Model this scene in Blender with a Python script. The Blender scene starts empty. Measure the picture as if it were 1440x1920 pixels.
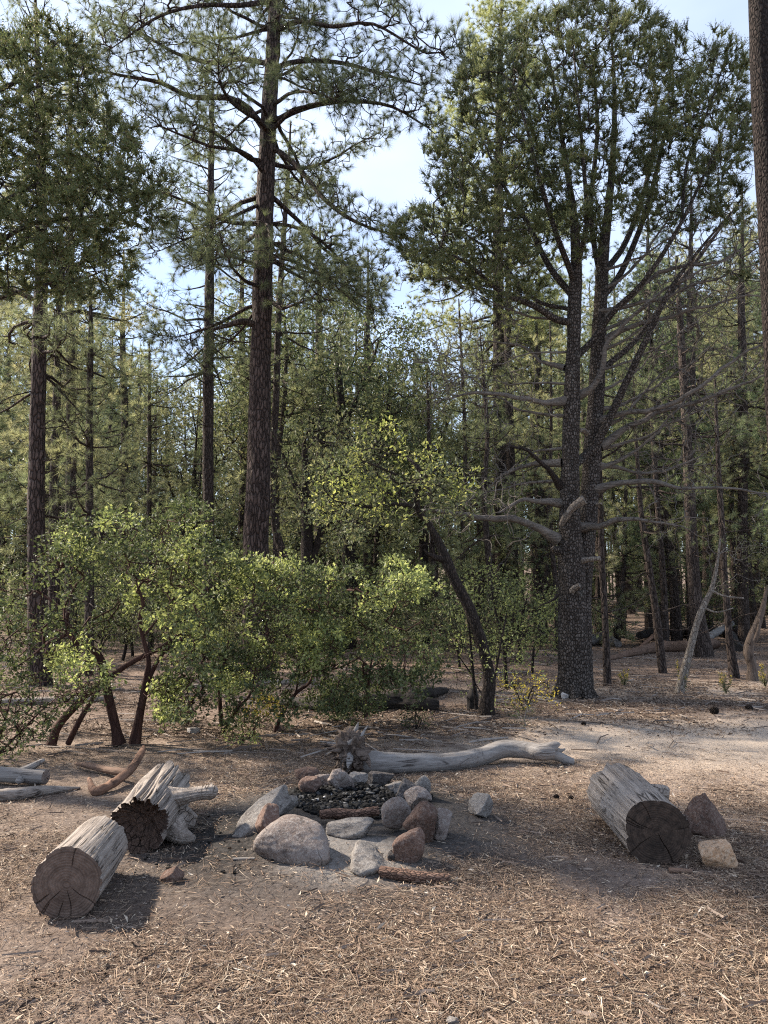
import bpy, math, random
import numpy as np
from math import sin, cos, pi, radians

# ------------------------------------------------------------------ camera, sky, sun, exposure
SC = bpy.context.scene
COL = SC.collection
CAM = np.array([0.0, 0.0, 1.5]); PITCH = math.atan(160 / 1440.0); FPX = 1440.0
cd = bpy.data.cameras.new('camera'); cam = bpy.data.objects.new('camera', cd); COL.objects.link(cam)
cd.sensor_fit = 'VERTICAL'; cd.sensor_height = 36.0; cd.lens = 27.0
cd.clip_start = 0.05; cd.clip_end = 1000.0
cam.location = CAM; cam.rotation_euler = (pi / 2 + PITCH, 0, 0)
SC.camera = cam
SUN_AZ = radians(-66)      # measured from +Y (view direction) towards +X
SUN_EL = radians(39)
sv = np.array([sin(SUN_AZ) * cos(SUN_EL), cos(SUN_AZ) * cos(SUN_EL), sin(SUN_EL)])
W = bpy.data.worlds.new('World'); SC.world = W; W.use_nodes = True
nt = W.node_tree; nt.nodes.clear()
wo = nt.nodes.new('ShaderNodeOutputWorld'); bg = nt.nodes.new('ShaderNodeBackground')
sky = nt.nodes.new('ShaderNodeTexSky'); sky.sky_type = 'NISHITA'; sky.sun_disc = False
sky.sun_elevation = SUN_EL; sky.sun_rotation = SUN_AZ
sky.air_density = 1.0; sky.dust_density = 2.0; sky.ozone_density = 1.6; sky.altitude = 1800
tc = nt.nodes.new('ShaderNodeTexCoord'); mp = nt.nodes.new('ShaderNodeMapping')
mp.inputs['Scale'].default_value = (1.2, 1.2, 3.5)
nz = nt.nodes.new('ShaderNodeTexNoise'); nz.inputs['Scale'].default_value = 1.6; nz.inputs['Detail'].default_value = 5
rp = nt.nodes.new('ShaderNodeMapRange'); rp.inputs[1].default_value = .35; rp.inputs[2].default_value = .75
rp.inputs[3].default_value = .30; rp.inputs[4].default_value = .72
mx = nt.nodes.new('ShaderNodeMix'); mx.data_type = 'RGBA'
mx.inputs[7].default_value = (4.4, 4.9, 5.8, 1)      # thin bright high cloud
L = nt.links.new
L(tc.outputs['Generated'], mp.inputs[0]); L(mp.outputs[0], nz.inputs['Vector']); L(nz.outputs[0], rp.inputs[0])
L(rp.outputs[0], mx.inputs[0]); L(sky.outputs[0], mx.inputs[6]); L(mx.outputs[2], bg.inputs[0])
bg.inputs[1].default_value = 0.10
L(bg.outputs[0], wo.inputs[0])
sd = bpy.data.lights.new('sun', 'SUN'); sd.energy = 4.5; sd.angle = radians(2.5); sd.color = (1.0, .89, .74)
sun = bpy.data.objects.new('sun', sd); COL.objects.link(sun)
from mathutils import Vector, Matrix, Quaternion
sun.rotation_euler = Vector(sv).to_track_quat('Z', 'Y').to_euler()
sun.location = (-8, 4, 12)
SC.view_settings.view_transform = 'Standard'; SC.view_settings.look = 'None'
SC.view_settings.exposure = 1.58; SC.view_settings.gamma = 1
SC.cycles.max_bounces = 5; SC.cycles.diffuse_bounces = 3; SC.cycles.glossy_bounces = 2
SC.cycles.transmission_bounces = 4; SC.cycles.use_denoising = False; SC.cycles.filter_width = 1.15; SC.cycles.sample_clamp_indirect = 4.0
SC.cycles.caustics_reflective = False; SC.cycles.caustics_refractive = False

# ------------------------------------------------------------------ numeric helpers
def vn(p, seed=0):
    """value noise 0..1 at points p (n,3)"""
    p = np.asarray(p, float); i = np.floor(p).astype(np.int64); f = p - i; f = f * f * (3 - 2 * f)
    def h(a, b, c):
        n = (a * 374761393 + b * 668265263 + c * 2147483647 + seed * 974634777) & 0xffffffff
        n = ((n ^ (n >> 13)) * 1274126177) & 0xffffffff
        n = (n ^ (n >> 16)) & 0xffffff
        return n / float(0xffffff)
    r = 0
    for dx in (0, 1):
        for dy in (0, 1):
            for dz in (0, 1):
                w = (f[:, 0] if dx else 1 - f[:, 0]) * (f[:, 1] if dy else 1 - f[:, 1]) * (f[:, 2] if dz else 1 - f[:, 2])
                r = r + w * h(i[:, 0] + dx, i[:, 1] + dy, i[:, 2] + dz)
    return r
def fbm(p, o=3, seed=0):
    p = np.asarray(p, float); s = 0; a = .5; t = 0
    for k in range(o):
        s = s + a * vn(p * (2.03 ** k), seed + k * 17); t += a; a *= .5
    return s / t
def nrm(a):
    a = np.asarray(a, float); return a / np.maximum(np.linalg.norm(a, axis=-1, keepdims=True), 1e-9)
RC = np.array([-0.22, 5.35])        # centre of the fire ring
def gz_arr(x, y):
    x = np.asarray(x, float); y = np.asarray(y, float); z0 = np.zeros_like(x)
    h = 0.05 * (fbm(np.stack([x * .35, y * .35, z0], -1), 2, 5) - .5) + 0.035 * (fbm(np.stack([x * 1.7, y * 1.7, z0], -1), 3, 9) - .5)
    r = np.hypot((x - RC[0]) / 1.15, (y - RC[1]) / 1.15)
    h = h + 0.085 * np.exp(-(r / .85) ** 4) - 0.05 * np.exp(-(r / .42) ** 4)
    far = np.clip((y - 26) / 60.0, 0, 1); hill = np.clip((y - 105) / 160.0, 0, 1)
    return h + far * 1.2 + 16 * hill ** 1.3
def gz(x, y): return float(gz_arr(np.array([x]), np.array([y]))[0])
def ray(x, y):
    X = (x - 720) / FPX; Y = (960 - y) / FPX
    return np.array([X, cos(PITCH) - Y * sin(PITCH), sin(PITCH) + Y * cos(PITCH)])
def at(x, y, d):
    """world point seen at photo pixel (x, y) and standing d metres in front of the camera"""
    r = ray(x, y); return CAM + r * (d / r[1])
def gp(x, y):
    """point of the ground seen at photo pixel (x, y)"""
    r = ray(x, y); z = 0.0
    for _ in range(6):
        t = (z - CAM[2]) / r[2]; p = CAM + r * t; z = gz(p[0], p[1])
    p[2] = z; return p

# ------------------------------------------------------------------ mesh helpers
class MB:
    def __init__(s): s.V = []; s.F3 = []; s.F4 = []; s.M3 = []; s.M4 = []; s.n = 0
    def add(s, V, F, m=0):
        V = np.asarray(V, float).reshape(-1, 3); F = np.asarray(F, np.int64)
        if len(F):
            if F.shape[1] == 3: s.F3.append(F + s.n); s.M3.append(np.full(len(F), m, np.int32))
            else: s.F4.append(F + s.n); s.M4.append(np.full(len(F), m, np.int32))
        s.V.append(V); s.n += len(V)
    def mesh(s, name, mats, smooth=True):
        V = np.concatenate(s.V); me = bpy.data.meshes.new(name)
        f3 = np.concatenate(s.F3) if s.F3 else np.zeros((0, 3), int); f4 = np.concatenate(s.F4) if s.F4 else np.zeros((0, 4), int)
        me.vertices.add(len(V)); me.vertices.foreach_set('co', V.astype(np.float32).ravel())
        loops = np.concatenate([f3.ravel(), f4.ravel()]); me.loops.add(len(loops)); me.loops.foreach_set('vertex_index', loops.astype(np.int32))
        nf = len(f3) + len(f4); me.polygons.add(nf)
        st = np.concatenate([np.arange(len(f3)) * 3, len(f3) * 3 + np.arange(len(f4)) * 4]); me.polygons.foreach_set('loop_start', st.astype(np.int32))
        mi = np.concatenate((s.M3 or [np.zeros(0, np.int32)]) + (s.M4 or [np.zeros(0, np.int32)]))
        if not isinstance(mats, (list, tuple)): mats = [mats]
        for m in mats: me.materials.append(m)
        me.polygons.foreach_set('material_index', mi.astype(np.int32))
        me.polygons.foreach_set('use_smooth', np.full(nf, smooth, bool))
        me.update(calc_edges=True); me.validate(); return me
def link(name, me, parent=None, loc=(0, 0, 0)):
    o = bpy.data.objects.new(name, me); COL.objects.link(o); o.location = loc
    if parent is not None: o.parent = parent
    return o
def tag(o, label, cat, group=None, kind=None):
    o['label'] = label; o['category'] = cat
    if group: o['group'] = group
    if kind: o['kind'] = kind
    return o
def empty(name, loc, label, cat, group=None, rz=0):
    o = link(name, None, None, loc); o.rotation_euler = (0, 0, rz); o.empty_display_size = .2
    return tag(o, label, cat, group)

def ring_faces(m, s, base=0):
    i = np.arange(m - 1)[:, None] * s + base; j = np.arange(s)[None, :]; k = (j + 1) % s
    return np.stack([i + j, i + k, i + s + k, i + s + j], -1).reshape(-1, 4)
def tube(P, R, s=8, disp=None, cap=True):
    """swept tube; disp(V, t01, ang) -> factor on the radius"""
    P = np.asarray(P, float); R = np.asarray(R, float); m = len(P)
    T = np.gradient(P, axis=0); T = nrm(T); mt = nrm(T.mean(0) + 1e-6)
    ref = np.eye(3)[np.argmin(np.abs(mt))]
    U = nrm(np.cross(T, ref)); Wv = np.cross(T, U)
    a = np.arange(s) / s * 2 * pi
    rad = R[:, None] * np.ones(s)
    dirs = U[:, None, :] * np.cos(a)[None, :, None] + Wv[:, None, :] * np.sin(a)[None, :, None]
    if disp is not None:
        V0 = P[:, None, :] + dirs * rad[:, :, None]
        f = disp(V0.reshape(-1, 3), np.repeat(np.linspace(0, 1, m), s), np.tile(a, m)).reshape(m, s); rad = rad * f
    V = (P[:, None, :] + dirs * rad[:, :, None]).reshape(-1, 3); F = ring_faces(m, s)
    return V, F, rad, dirs
def add_tube(mb, P, R, s=8, disp=None, mi=0, cap=True):
    V, F, rad, dirs = tube(P, R, s, disp); mb.add(V, F, mi)
    if cap:
        m = len(P)
        for e in (0, m - 1):
            c = np.mean(V[e * s:(e + 1) * s], 0); b = e * s
            idx = np.arange(s); tri = np.stack([idx, (idx + 1) % s, np.full(s, s)], -1)
            if e == 0: tri = tri[:, ::-1]
            mb.add(np.vstack([V[b:b + s], c]), tri, mi)
def smooth_path(pts, step):
    """Catmull-Rom resample of rows (x,y,z,r)"""
    pts = np.asarray(pts, float); ext = np.vstack([2 * pts[0] - pts[1], pts, 2 * pts[-1] - pts[-2]]); out = []
    for i in range(1, len(ext) - 2):
        p0, p1, p2, p3 = ext[i - 1:i + 3]; n = max(2, int(np.linalg.norm((p2 - p1)[:3]) / step) + 1)
        t = np.linspace(0, 1, n, endpoint=False)[:, None]
        out.append(.5 * ((2 * p1) + (-p0 + p2) * t + (2 * p0 - 5 * p1 + 4 * p2 - p3) * t ** 2 + (-p0 + 3 * p1 - 3 * p2 + p3) * t ** 3))
    out.append(pts[-1:]); o = np.vstack(out); o[:, 3] = np.maximum(o[:, 3], .001); return o
def pxpath(rows, d, d2=None):
    """photo pixels (x, y, width_px[, extra depth]) at depth d -> rows (x,y,z,radius)"""
    out = []
    for k, r in enumerate(rows):
        dd = d if d2 is None else d + (d2 - d) * k / (len(rows) - 1)
        if len(r) > 3: dd += r[3]
        p = at(r[0], r[1], dd); out.append([p[0], p[1], p[2], r[2] * .5 * dd / FPX])
    return np.array(out)

# ------------------------------------------------------------------ skeleton growth
class Skel:
    def __init__(s, cap=60000):
        s.P = np.zeros((cap, 3)); s.D = np.zeros((cap, 3)); s.par = np.full(cap, -1, int); s.fix = np.zeros(cap); s.mesh = np.ones(cap, bool)
        s.att = np.ones(cap, bool); s.n = 0
    def node(s, p, par, fix=0.0, mesh=True, att=True):
        i = s.n; s.P[i] = p; s.par[i] = par; s.fix[i] = fix; s.mesh[i] = mesh; s.att[i] = att
        s.D[i] = nrm(s.P[i] - s.P[par]) if par >= 0 else (0, 0, 1); s.n += 1; return i
    def path(s, rows, par=-1, mesh=True, att=True):
        """rows (x,y,z,r); returns the node indices"""
        ids = []
        for r in rows:
            par = s.node(r[:3], par, r[3], mesh, att); ids.append(par)
        return ids
    def near(s, p, only=None):
        idx = np.arange(s.n) if only is None else np.asarray(only)
        return int(idx[np.argmin(((s.P[idx] - p) ** 2).sum(1))])
    def grow(s, A, rng, step=.15, bias=.8, jit=.25, maxd=9.0, sag=0.0):
        d0 = np.array([np.min(((s.P[:s.n] - a) ** 2).sum(1)) for a in A]); A = A[np.argsort(d0)]
        for a in A:
            v = a - s.P[:s.n]; d = np.sqrt((v ** 2).sum(1)) + 1e-6
            c = (v * s.D[:s.n]).sum(1) / d
            cost = d * (1 + bias * (1 - c)); cost[~s.att[:s.n]] = 1e9
            i = int(np.argmin(cost)); dd = d[i]
            if dd < .03 or dd > maxd: continue
            k = max(1, int(math.ceil(dd / step))); p = s.P[i].copy(); q = p + s.D[i] * dd * .45 + rng.normal(size=3) * dd * .08 + np.array([0, 0, -sag * dd])
            par = i; t = (np.arange(k) + 1) / k
            pts = ((1 - t) ** 2)[:, None] * p + (2 * t * (1 - t))[:, None] * q + (t ** 2)[:, None] * a
            pts[:-1] += rng.normal(size=(k - 1, 3)) * jit * min(step, dd / k)
            for x in pts: par = s.node(x, par)
    def radii(s, tip=.003, e=2.3, lim=.9):
        n = s.n; acc = np.zeros(n); ch = np.zeros(n, int); par = s.par
        for i in range(n - 1, -1, -1):
            if ch[i] == 0: acc[i] = tip ** e
            if par[i] >= 0: acc[par[i]] += acc[i]; ch[par[i]] += 1
        r = acc ** (1 / e)
        for i in range(n):
            if s.fix[i] > 0: r[i] = s.fix[i]
            elif par[i] >= 0: r[i] = min(r[i], lim * r[par[i]] if s.fix[par[i]] > 0 else r[par[i]])
        s.r = r; s.ch = ch
        depth = np.zeros(n, int)
        for i in range(n - 1, -1, -1):
            if par[i] >= 0: depth[par[i]] = max(depth[par[i]], depth[i] + 1)
        s.hgt = depth; return r
    def tubes(s, mb, mi=0, sides=(3, 4, 6, 8), minr=0.0):
        n = s.n; kids = [[] for _ in range(n)]
        for i in range(n):
            if s.par[i] >= 0: kids[s.par[i]].append(i)
        main = np.full(n, -1)
        for i in range(n):
            if kids[i]: main[i] = max(kids[i], key=lambda k: (s.r[k], s.hgt[k]))
        for i in range(n):
            p = s.par[i]
            if p >= 0 and main[p] == i and s.mesh[p]: continue
            if not s.mesh[i] and (p < 0 or not s.mesh[i]): continue
            c = [i] if p < 0 else [p, i]; j = i
            while main[j] >= 0 and s.mesh[main[j]]: j = main[j]; c.append(j)
            if len(c) < 2: continue
            R = s.r[c].copy()
            if p >= 0: R[0] = min(R[0], R[1] * 1.25)
            if R.max() < minr: continue
            m = R.max(); sd_ = sides[0] if m < .008 else sides[1] if m < .02 else sides[2] if m < .06 else sides[3]
            V, F, _, _ = tube(s.P[c], R, sd_); mb.add(V, F, mi)

# ------------------------------------------------------------------ foliage
def f_needles(mb, rng, P, D, k, Ln, w, spread=.9, up=.0, mi=0):
    n = len(P) * k; b = np.repeat(P, k, 0); d = np.repeat(D, k, 0)
    dr = nrm(d * 1.0 + nrm(rng.normal(size=(n, 3))) * spread + np.array([0, 0, up]))
    b = b - d * (rng.random((n, 1)) * .3 * Ln); l = Ln * (.7 + .45 * rng.random((n, 1)))
    tip = b + dr * l; tip[:, 2] -= (l[:, 0] * .12 * rng.random(n))
    q = nrm(np.cross(dr, rng.normal(size=(n, 3)))) * w * .5
    V = np.stack([b - q, b + q, tip], 1).reshape(-1, 3)
    mb.add(V, np.arange(n * 3).reshape(-1, 3), mi)
def f_leaves(mb, rng, P, D, k, size, asp=.5, scat=.05, upn=.6, mi=0, spread=1.0, fold=.12):
    n = len(P) * k; b = np.repeat(P, k, 0) + rng.normal(size=(n, 3)) * scat; d = np.repeat(D, k, 0)
    dr = nrm(d * .6 + nrm(rng.normal(size=(n, 3))) * spread)
    nr = nrm(rng.normal(size=(n, 3)) * .8 + np.array([0, 0, upn])); sd_ = nrm(np.cross(dr, nr)); nr = np.cross(sd_, dr)
    l = size * (.6 + .7 * rng.random((n, 1))); h = l * asp * .5
    m = b + dr * l * .5
    V = np.stack([b, m + sd_ * h + nr * l * fold, b + dr * l, m - sd_ * h + nr * l * fold], 1).reshape(-1, 3)
    i = np.arange(n)[:, None] * 4
    mb.add(V, np.concatenate([i + np.array([0, 1, 2]), i + np.array([0, 2, 3])]), mi)

def f_spray(mb, rng, P, D, twigs, per, ln, leaf, asp, up=.45, spread=.75, mi=0):
    """feathery sprays: every tip carries a few twiglets, each set with short scale leaves"""
    n = len(P) * twigs; b = np.repeat(P, twigs, 0); d = np.repeat(nrm(D + np.array([0, 0, up])), twigs, 0)
    td = nrm(d + nrm(rng.normal(size=(n, 3))) * spread); tl = ln * rng.uniform(.5, 1.2, (n, 1)); b = b - td * tl * .25
    m = n * per; s = np.tile(np.linspace(.05, 1, per), n)[:, None]; tdr = np.repeat(td, per, 0); base = np.repeat(b, per, 0) + tdr * np.repeat(tl, per, 0) * s
    dr = nrm(tdr * 1.1 + nrm(rng.normal(size=(m, 3))) * .75); sd_ = nrm(np.cross(dr, rng.normal(size=(m, 3)))); l = leaf * rng.uniform(.7, 1.2, (m, 1)) * (1.15 - .5 * s); mid = base + dr * l * .45
    V = np.stack([base, mid + sd_ * l * asp * .5, base + dr * l, mid - sd_ * l * asp * .5], 1).reshape(-1, 3); mb.add(V, np.arange(m * 4).reshape(-1, 4), mi)

# ------------------------------------------------------------------ materials
class NT:
    def __init__(s, name):
        s.m = bpy.data.materials.new(name); s.m.use_nodes = True; s.t = s.m.node_tree; s.t.nodes.clear()
        s.out = s.t.nodes.new('ShaderNodeOutputMaterial')
    def n(s, typ, **kw):
        nd = s.t.nodes.new('ShaderNode' + typ)
        for k, v in kw.items():
            if k in ('operation', 'data_type', 'blend_type', 'feature', 'distance', 'wave_type', 'bands_direction', 'noise_dimensions', 'voronoi_dimensions', 'clamp'): setattr(nd, k, v)
        return nd
    def l(s, a, b): s.t.links.new(a, b)
    def coord(s, scale=(1, 1, 1), warp=0, wscale=3.0, loc=(0, 0, 0)):
        tc = s.n('TexCoord'); mp = s.n('Mapping'); mp.inputs['Scale'].default_value = scale; mp.inputs['Location'].default_value = loc
        src = tc.outputs['Object']
        if warp:
            nz = s.n('TexNoise'); nz.inputs['Scale'].default_value = wscale; nz.inputs['Detail'].default_value = 2; s.l(src, nz.inputs['Vector'])
            sb = s.n('VectorMath', operation='SUBTRACT'); sb.inputs[1].default_value = (.5, .5, .5); s.l(nz.outputs['Color'], sb.inputs[0])
            sc = s.n('VectorMath', operation='SCALE'); sc.inputs['Scale'].default_value = warp; s.l(sb.outputs[0], sc.inputs[0])
            ad = s.n('VectorMath', operation='ADD'); s.l(src, ad.inputs[0]); s.l(sc.outputs[0], ad.inputs[1]); src = ad.outputs[0]
        s.l(src, mp.inputs[0]); return mp.outputs[0]
    def noise(s, vec, scale, detail=4, rough=.6):
        nz = s.n('TexNoise'); nz.inputs['Scale'].default_value = scale; nz.inputs['Detail'].default_value = detail; nz.inputs['Roughness'].default_value = rough
        s.l(vec, nz.inputs['Vector']); return nz.outputs['Fac']
    def vor(s, vec, scale, feature='F1', out='Distance', dist='EUCLIDEAN', rnd=1.0):
        v = s.n('TexVoronoi', feature=feature); 
        if feature != 'DISTANCE_TO_EDGE': v.distance = dist
        v.inputs['Scale'].default_value = scale; v.inputs['Randomness'].default_value = rnd; s.l(vec, v.inputs['Vector']); return v.outputs[out]
    def ramp(s, fac, stops, interp='LINEAR'):
        r = s.n('ValToRGB'); cr = r.color_ramp; cr.interpolation = interp
        while len(cr.elements) > 1: cr.elements.remove(cr.elements[-1])
        for k, (p, c) in enumerate(stops):
            e = cr.elements[0] if k == 0 else cr.elements.new(p); e.position = p; e.color = (*c, 1) if len(c) == 3 else c
        s.l(fac, r.inputs[0]); return r.outputs[0]
    def mr(s, v, a, b, c=0, d=1):
        m = s.n('MapRange'); s.l(v, m.inputs[0]); m.inputs[1].default_value = a; m.inputs[2].default_value = b; m.inputs[3].default_value = c; m.inputs[4].default_value = d; return m.outputs[0]
    def mix(s, f, a, b, mode='MIX'):
        m = s.n('Mix', data_type='RGBA', blend_type=mode)
        for v, i in ((f, 0), (a, 6), (b, 7)):
            if isinstance(v, (int, float)): m.inputs[i].default_value = v
            elif isinstance(v, tuple): m.inputs[i].default_value = (*v, 1)
            else: s.l(v, m.inputs[i])
        return m.outputs[2]
    def math(s, op, a, b=0.0):
        m = s.n('Math', operation=op)
        for v, i in ((a, 0), (b, 1)):
            if isinstance(v, (int, float)): m.inputs[i].default_value = v
            else: s.l(v, m.inputs[i])
        return m.outputs[0]
    def bump(s, h, strength=.5, dist=.01):
        b = s.n('Bump'); b.inputs['Strength'].default_value = strength; b.inputs['Distance'].default_value = dist; s.l(h, b.inputs['Height']); return b.outputs[0]
    def surf(s, col, rough=.9, normal=None, spec=.25):
        p = s.n('BsdfPrincipled'); p.inputs['Roughness'].default_value = rough; p.inputs['Specular IOR Level'].default_value = spec
        if isinstance(col, tuple): p.inputs['Base Color'].default_value = (*col, 1)
        else: s.l(col, p.inputs['Base Color'])
        if normal is not None: s.l(normal, p.inputs['Normal'])
        s.l(p.outputs[0], s.out.inputs[0]); return s.m

def leaf_mat(name, cols, trans=.35, patch=2.0, gloss=.15, tint=0.0, rough=.5):
    t = NT(name); g = t.n('NewGeometry'); c = t.ramp(g.outputs['Random Per Island'], [(k / (len(cols) - 1), c) for k, c in enumerate(cols)])
    v = t.coord(); nz = t.noise(v, patch, 2); k = t.mr(nz, .3, .7, .62, 1.35)
    cc = t.n('CombineColor'); 
    for i in range(3): t.l(k, cc.inputs[i])
    c = t.mix(1.0, c, cc.outputs[0], 'MULTIPLY')
    if tint:
        oi = t.n('ObjectInfo'); hs = t.n('HueSaturation'); t.l(c, hs.inputs['Color'])
        t.l(t.mr(oi.outputs['Random'], 0, 1, .5 - tint * .06, .5 + tint * .04), hs.inputs['Hue']); t.l(t.mr(oi.outputs['Random'], 1, 0, 1 - tint * .35, 1 + tint * .35), hs.inputs['Value']); c = hs.outputs[0]
    p = t.n('BsdfPrincipled'); t.l(c, p.inputs['Base Color']); p.inputs['Roughness'].default_value = rough; p.inputs['Specular IOR Level'].default_value = gloss
    tr = t.n('BsdfTranslucent'); c2 = t.mix(.5, c, (1.0, 1.0, .6), 'MULTIPLY'); c3 = t.mix(1.0, c2, (1.5, 1.5, 1.5), 'MULTIPLY'); t.l(c3, tr.inputs[0])
    ms = t.n('MixShader'); ms.inputs[0].default_value = trans; t.l(p.outputs[0], ms.inputs[1]); t.l(tr.outputs[0], ms.inputs[2]); t.l(ms.outputs[0], t.out.inputs[0])
    return t.m
def island_mat(name, stops, rough=.9, spec=.2):
    t = NT(name); g = t.n('NewGeometry'); c = t.ramp(g.outputs['Random Per Island'], stops)
    v = t.coord(); c = t.mix(t.mr(t.noise(v, 60, 3), .3, .7, 0, .35), c, (.05, .035, .025)); return t.surf(c, rough, None, spec)
def bark_plates(name, scale, zs, edge, crack, c1, c2, dist=.02, warp=.04, squares=False, lich=None):
    t = NT(name); v = t.coord((1, 1, zs), warp, 6.0)
    d = t.vor(v, scale, 'DISTANCE_TO_EDGE', rnd=.8 if squares else 1.0); e = t.mr(d, 0.0, edge)
    cellc = t.n('TexVoronoi'); cellc.inputs['Scale'].default_value = scale; cellc.inputs['Randomness'].default_value = .8 if squares else 1.0; t.l(v, cellc.inputs['Vector'])
    sepc = t.n('SeparateColor'); t.l(cellc.outputs['Color'], sepc.inputs[0])
    nv = t.coord((1, 1, .5)); nf = t.noise(nv, 45, 5, .7); ff = t.math('ADD', t.math('MULTIPLY', nf, .6), t.math('MULTIPLY', sepc.outputs[0], .4))
    c = t.mix(t.mr(ff, .3, .7), c1, c2)
    if lich: c = t.mix(t.mr(t.noise(nv, 7, 4), .6, .72, 0, .5), c, lich)
    c = t.mix(e, crack, c); h = t.math('ADD', t.mr(d, 0, edge * 1.6), t.math('MULTIPLY', nf, .35))
    return t.surf(c, .92, t.bump(h, 1.0, dist), .2)
def wood_mat(name, lo, hi, dark, axis=2, sc=26, bump=.006, stain=None, crackw=.06):
    """weathered wood with the grain along one local axis"""
    k = [1, 1, 1]; k[axis] = .02
    t = NT(name); v = t.coord(tuple(k), .010, 3.0); n1 = t.noise(v, sc * 1.6, 7, .72); n2 = t.noise(v, sc * 7, 4, .7)
    big = t.noise(t.coord(), 3.0, 3)
    f = t.math('ADD', t.math('MULTIPLY', n1, .5), t.math('ADD', t.math('MULTIPLY', n2, .38), t.math('MULTIPLY', big, .12)))
    c = t.mix(t.mr(f, .38, .60), lo, hi)
    cr = t.vor(v, sc * .9, 'DISTANCE_TO_EDGE'); cm = t.mr(cr, 0.0, crackw, 1, 0); msk = t.mr(t.noise(t.coord(), 5, 2), .45, .6); cm = t.math('MULTIPLY', cm, msk)
    c = t.mix(cm, c, dark)
    if stain: c = t.mix(t.mr(t.noise(t.coord(), 4.5, 4), .5, .7, 0, .7), c, stain)
    h = t.math('SUBTRACT', t.math('ADD', n1, t.math('MULTIPLY', n2, .5)), cm)
    return t.surf(c, .85, t.bump(h, .9, bump), .2)
def rock_mat(name, c1, c2, c3, spots=.5):
    t = NT(name); v = t.coord(); a = t.noise(v, 5, 5); b = t.noise(v, 55, 6, .8); c = t.mix(t.mr(a, .35, .65), c1, c2)
    c = t.mix(t.mr(b, .47, .62, 0, min(1, spots + .3)), c, c3); s = t.vor(v, 120); c = t.mix(t.mr(s, .05, .30, .6, 0), c, (.05, .04, .04)); lc = t.noise(v, 16, 5, .75); c = t.mix(t.mr(lc, .36, .46, .65, 0), c, (.045, .036, .033))
    cr = t.vor(t.coord((1, 1, 1), .15, 4), 3.2, 'DISTANCE_TO_EDGE'); crk = t.math('MULTIPLY', t.mr(cr, 0, .008, 1, 0), t.mr(a, .55, .62, 0, .5)); c = t.mix(t.math('MULTIPLY', crk, .5), c, (.05, .035, .03))
    oi = t.n('ObjectInfo'); hs = t.n('HueSaturation'); t.l(c, hs.inputs['Color']); t.l(t.mr(oi.outputs['Random'], 0, 1, .70, 1.0), hs.inputs['Value'])
    h = t.math('ADD', t.math('MULTIPLY', a, .8), t.math('SUBTRACT', t.math('MULTIPLY', b, .5), crk))
    return t.surf(hs.outputs[0], .92, t.bump(t.math('ADD', h, t.math('MULTIPLY', lc, .5)), 1.0, .03), .15)

# ------------------------------------------------------------------ materials used
M = {}
M['pine_bark'] = bark_plates('pine_bark', 20, .26, .13, (.012, .008, .007), (.050, .034, .029), (.112, .080, .069), .03, .05)
M['pine_bark_far'] = bark_plates('dark_pine_bark', 22, .28, .12, (.014, .010, .009), (.050, .037, .032), (.095, .073, .063), .02)
M['gator_bark'] = bark_plates('checkered_juniper_bark', 30, .62, .13, (.011, .008, .006), (.050, .039, .033), (.130, .110, .098), .025, .03, True, (.15, .15, .135))
M['oak_bark'] = bark_plates('dark_oak_bark', 38, .4, .16, (.012, .009, .008), (.026, .019, .016), (.052, .039, .033), .012)
M['red_bark'] = bark_plates('smooth_dark_red_bark', 16, .2, .04, (.03, .012, .01), (.035, .017, .014), (.07, .036, .029), .004)
M['pale_bark'] = bark_plates('pale_bark', 30, .4, .08, (.05, .04, .034), (.14, .115, .097), (.24, .21, .18), .006)
M['dead_wood'] = wood_mat('weathered_dead_limb', (.030, .024, .020), (.19, .165, .145), (.02, .016, .013), 0, 34, .006)
M['rough_shade_bark'] = bark_plates('rough_bark_painted_shade', 42, .35, .16, (.010, .007, .006), (.022, .015, .013), (.044, .032, .028), .03, .06)  # right edge trunk: its shade is painted in as a near-black bark colour
M['flaky_bark'] = bark_plates('flaky_stick_bark', 75, .4, .12, (.03, .018, .014), (.11, .065, .048), (.24, .15, .11), .006, .04)
M['twig'] = NT('dark_twig_bark').surf((.055, .042, .036), .9)
M['grey_twig'] = NT('grey_twig_bark').surf((.16, .145, .135), .9)
M['log_grey'] = wood_mat('weathered_grey_log', (.105, .084, .070), (.36, .31, .27), (.018, .012, .009), 2, 30, .010)
M['log_smooth'] = wood_mat('smooth_silver_log', (.10, .087, .08), (.27, .25, .235), (.04, .033, .03), 2, 20, .005, None, .03)
M['log_brown'] = wood_mat('brown_split_wood', (.075, .045, .032), (.20, .13, .095), (.02, .012, .01), 2, 30, .006); M['rot'] = wood_mat('rotted_dark_wood', (.022, .015, .012), (.13, .085, .065), (.008, .006, .005), 2, 30, .01)
M['cinnamon'] = wood_mat('cinnamon_branch_bark', (.10, .055, .036), (.26, .15, .10), (.035, .02, .015), 2, 18, .004, (.045, .026, .02))
M['char'] = wood_mat('charred_wood', (.012, .010, .009), (.05, .042, .038), (.004, .004, .004), 2, 26, .008)
M['root'] = wood_mat('dark_root_wood', (.04, .028, .022), (.17, .13, .105), (.015, .01, .008), 2, 22, .008)
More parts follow.
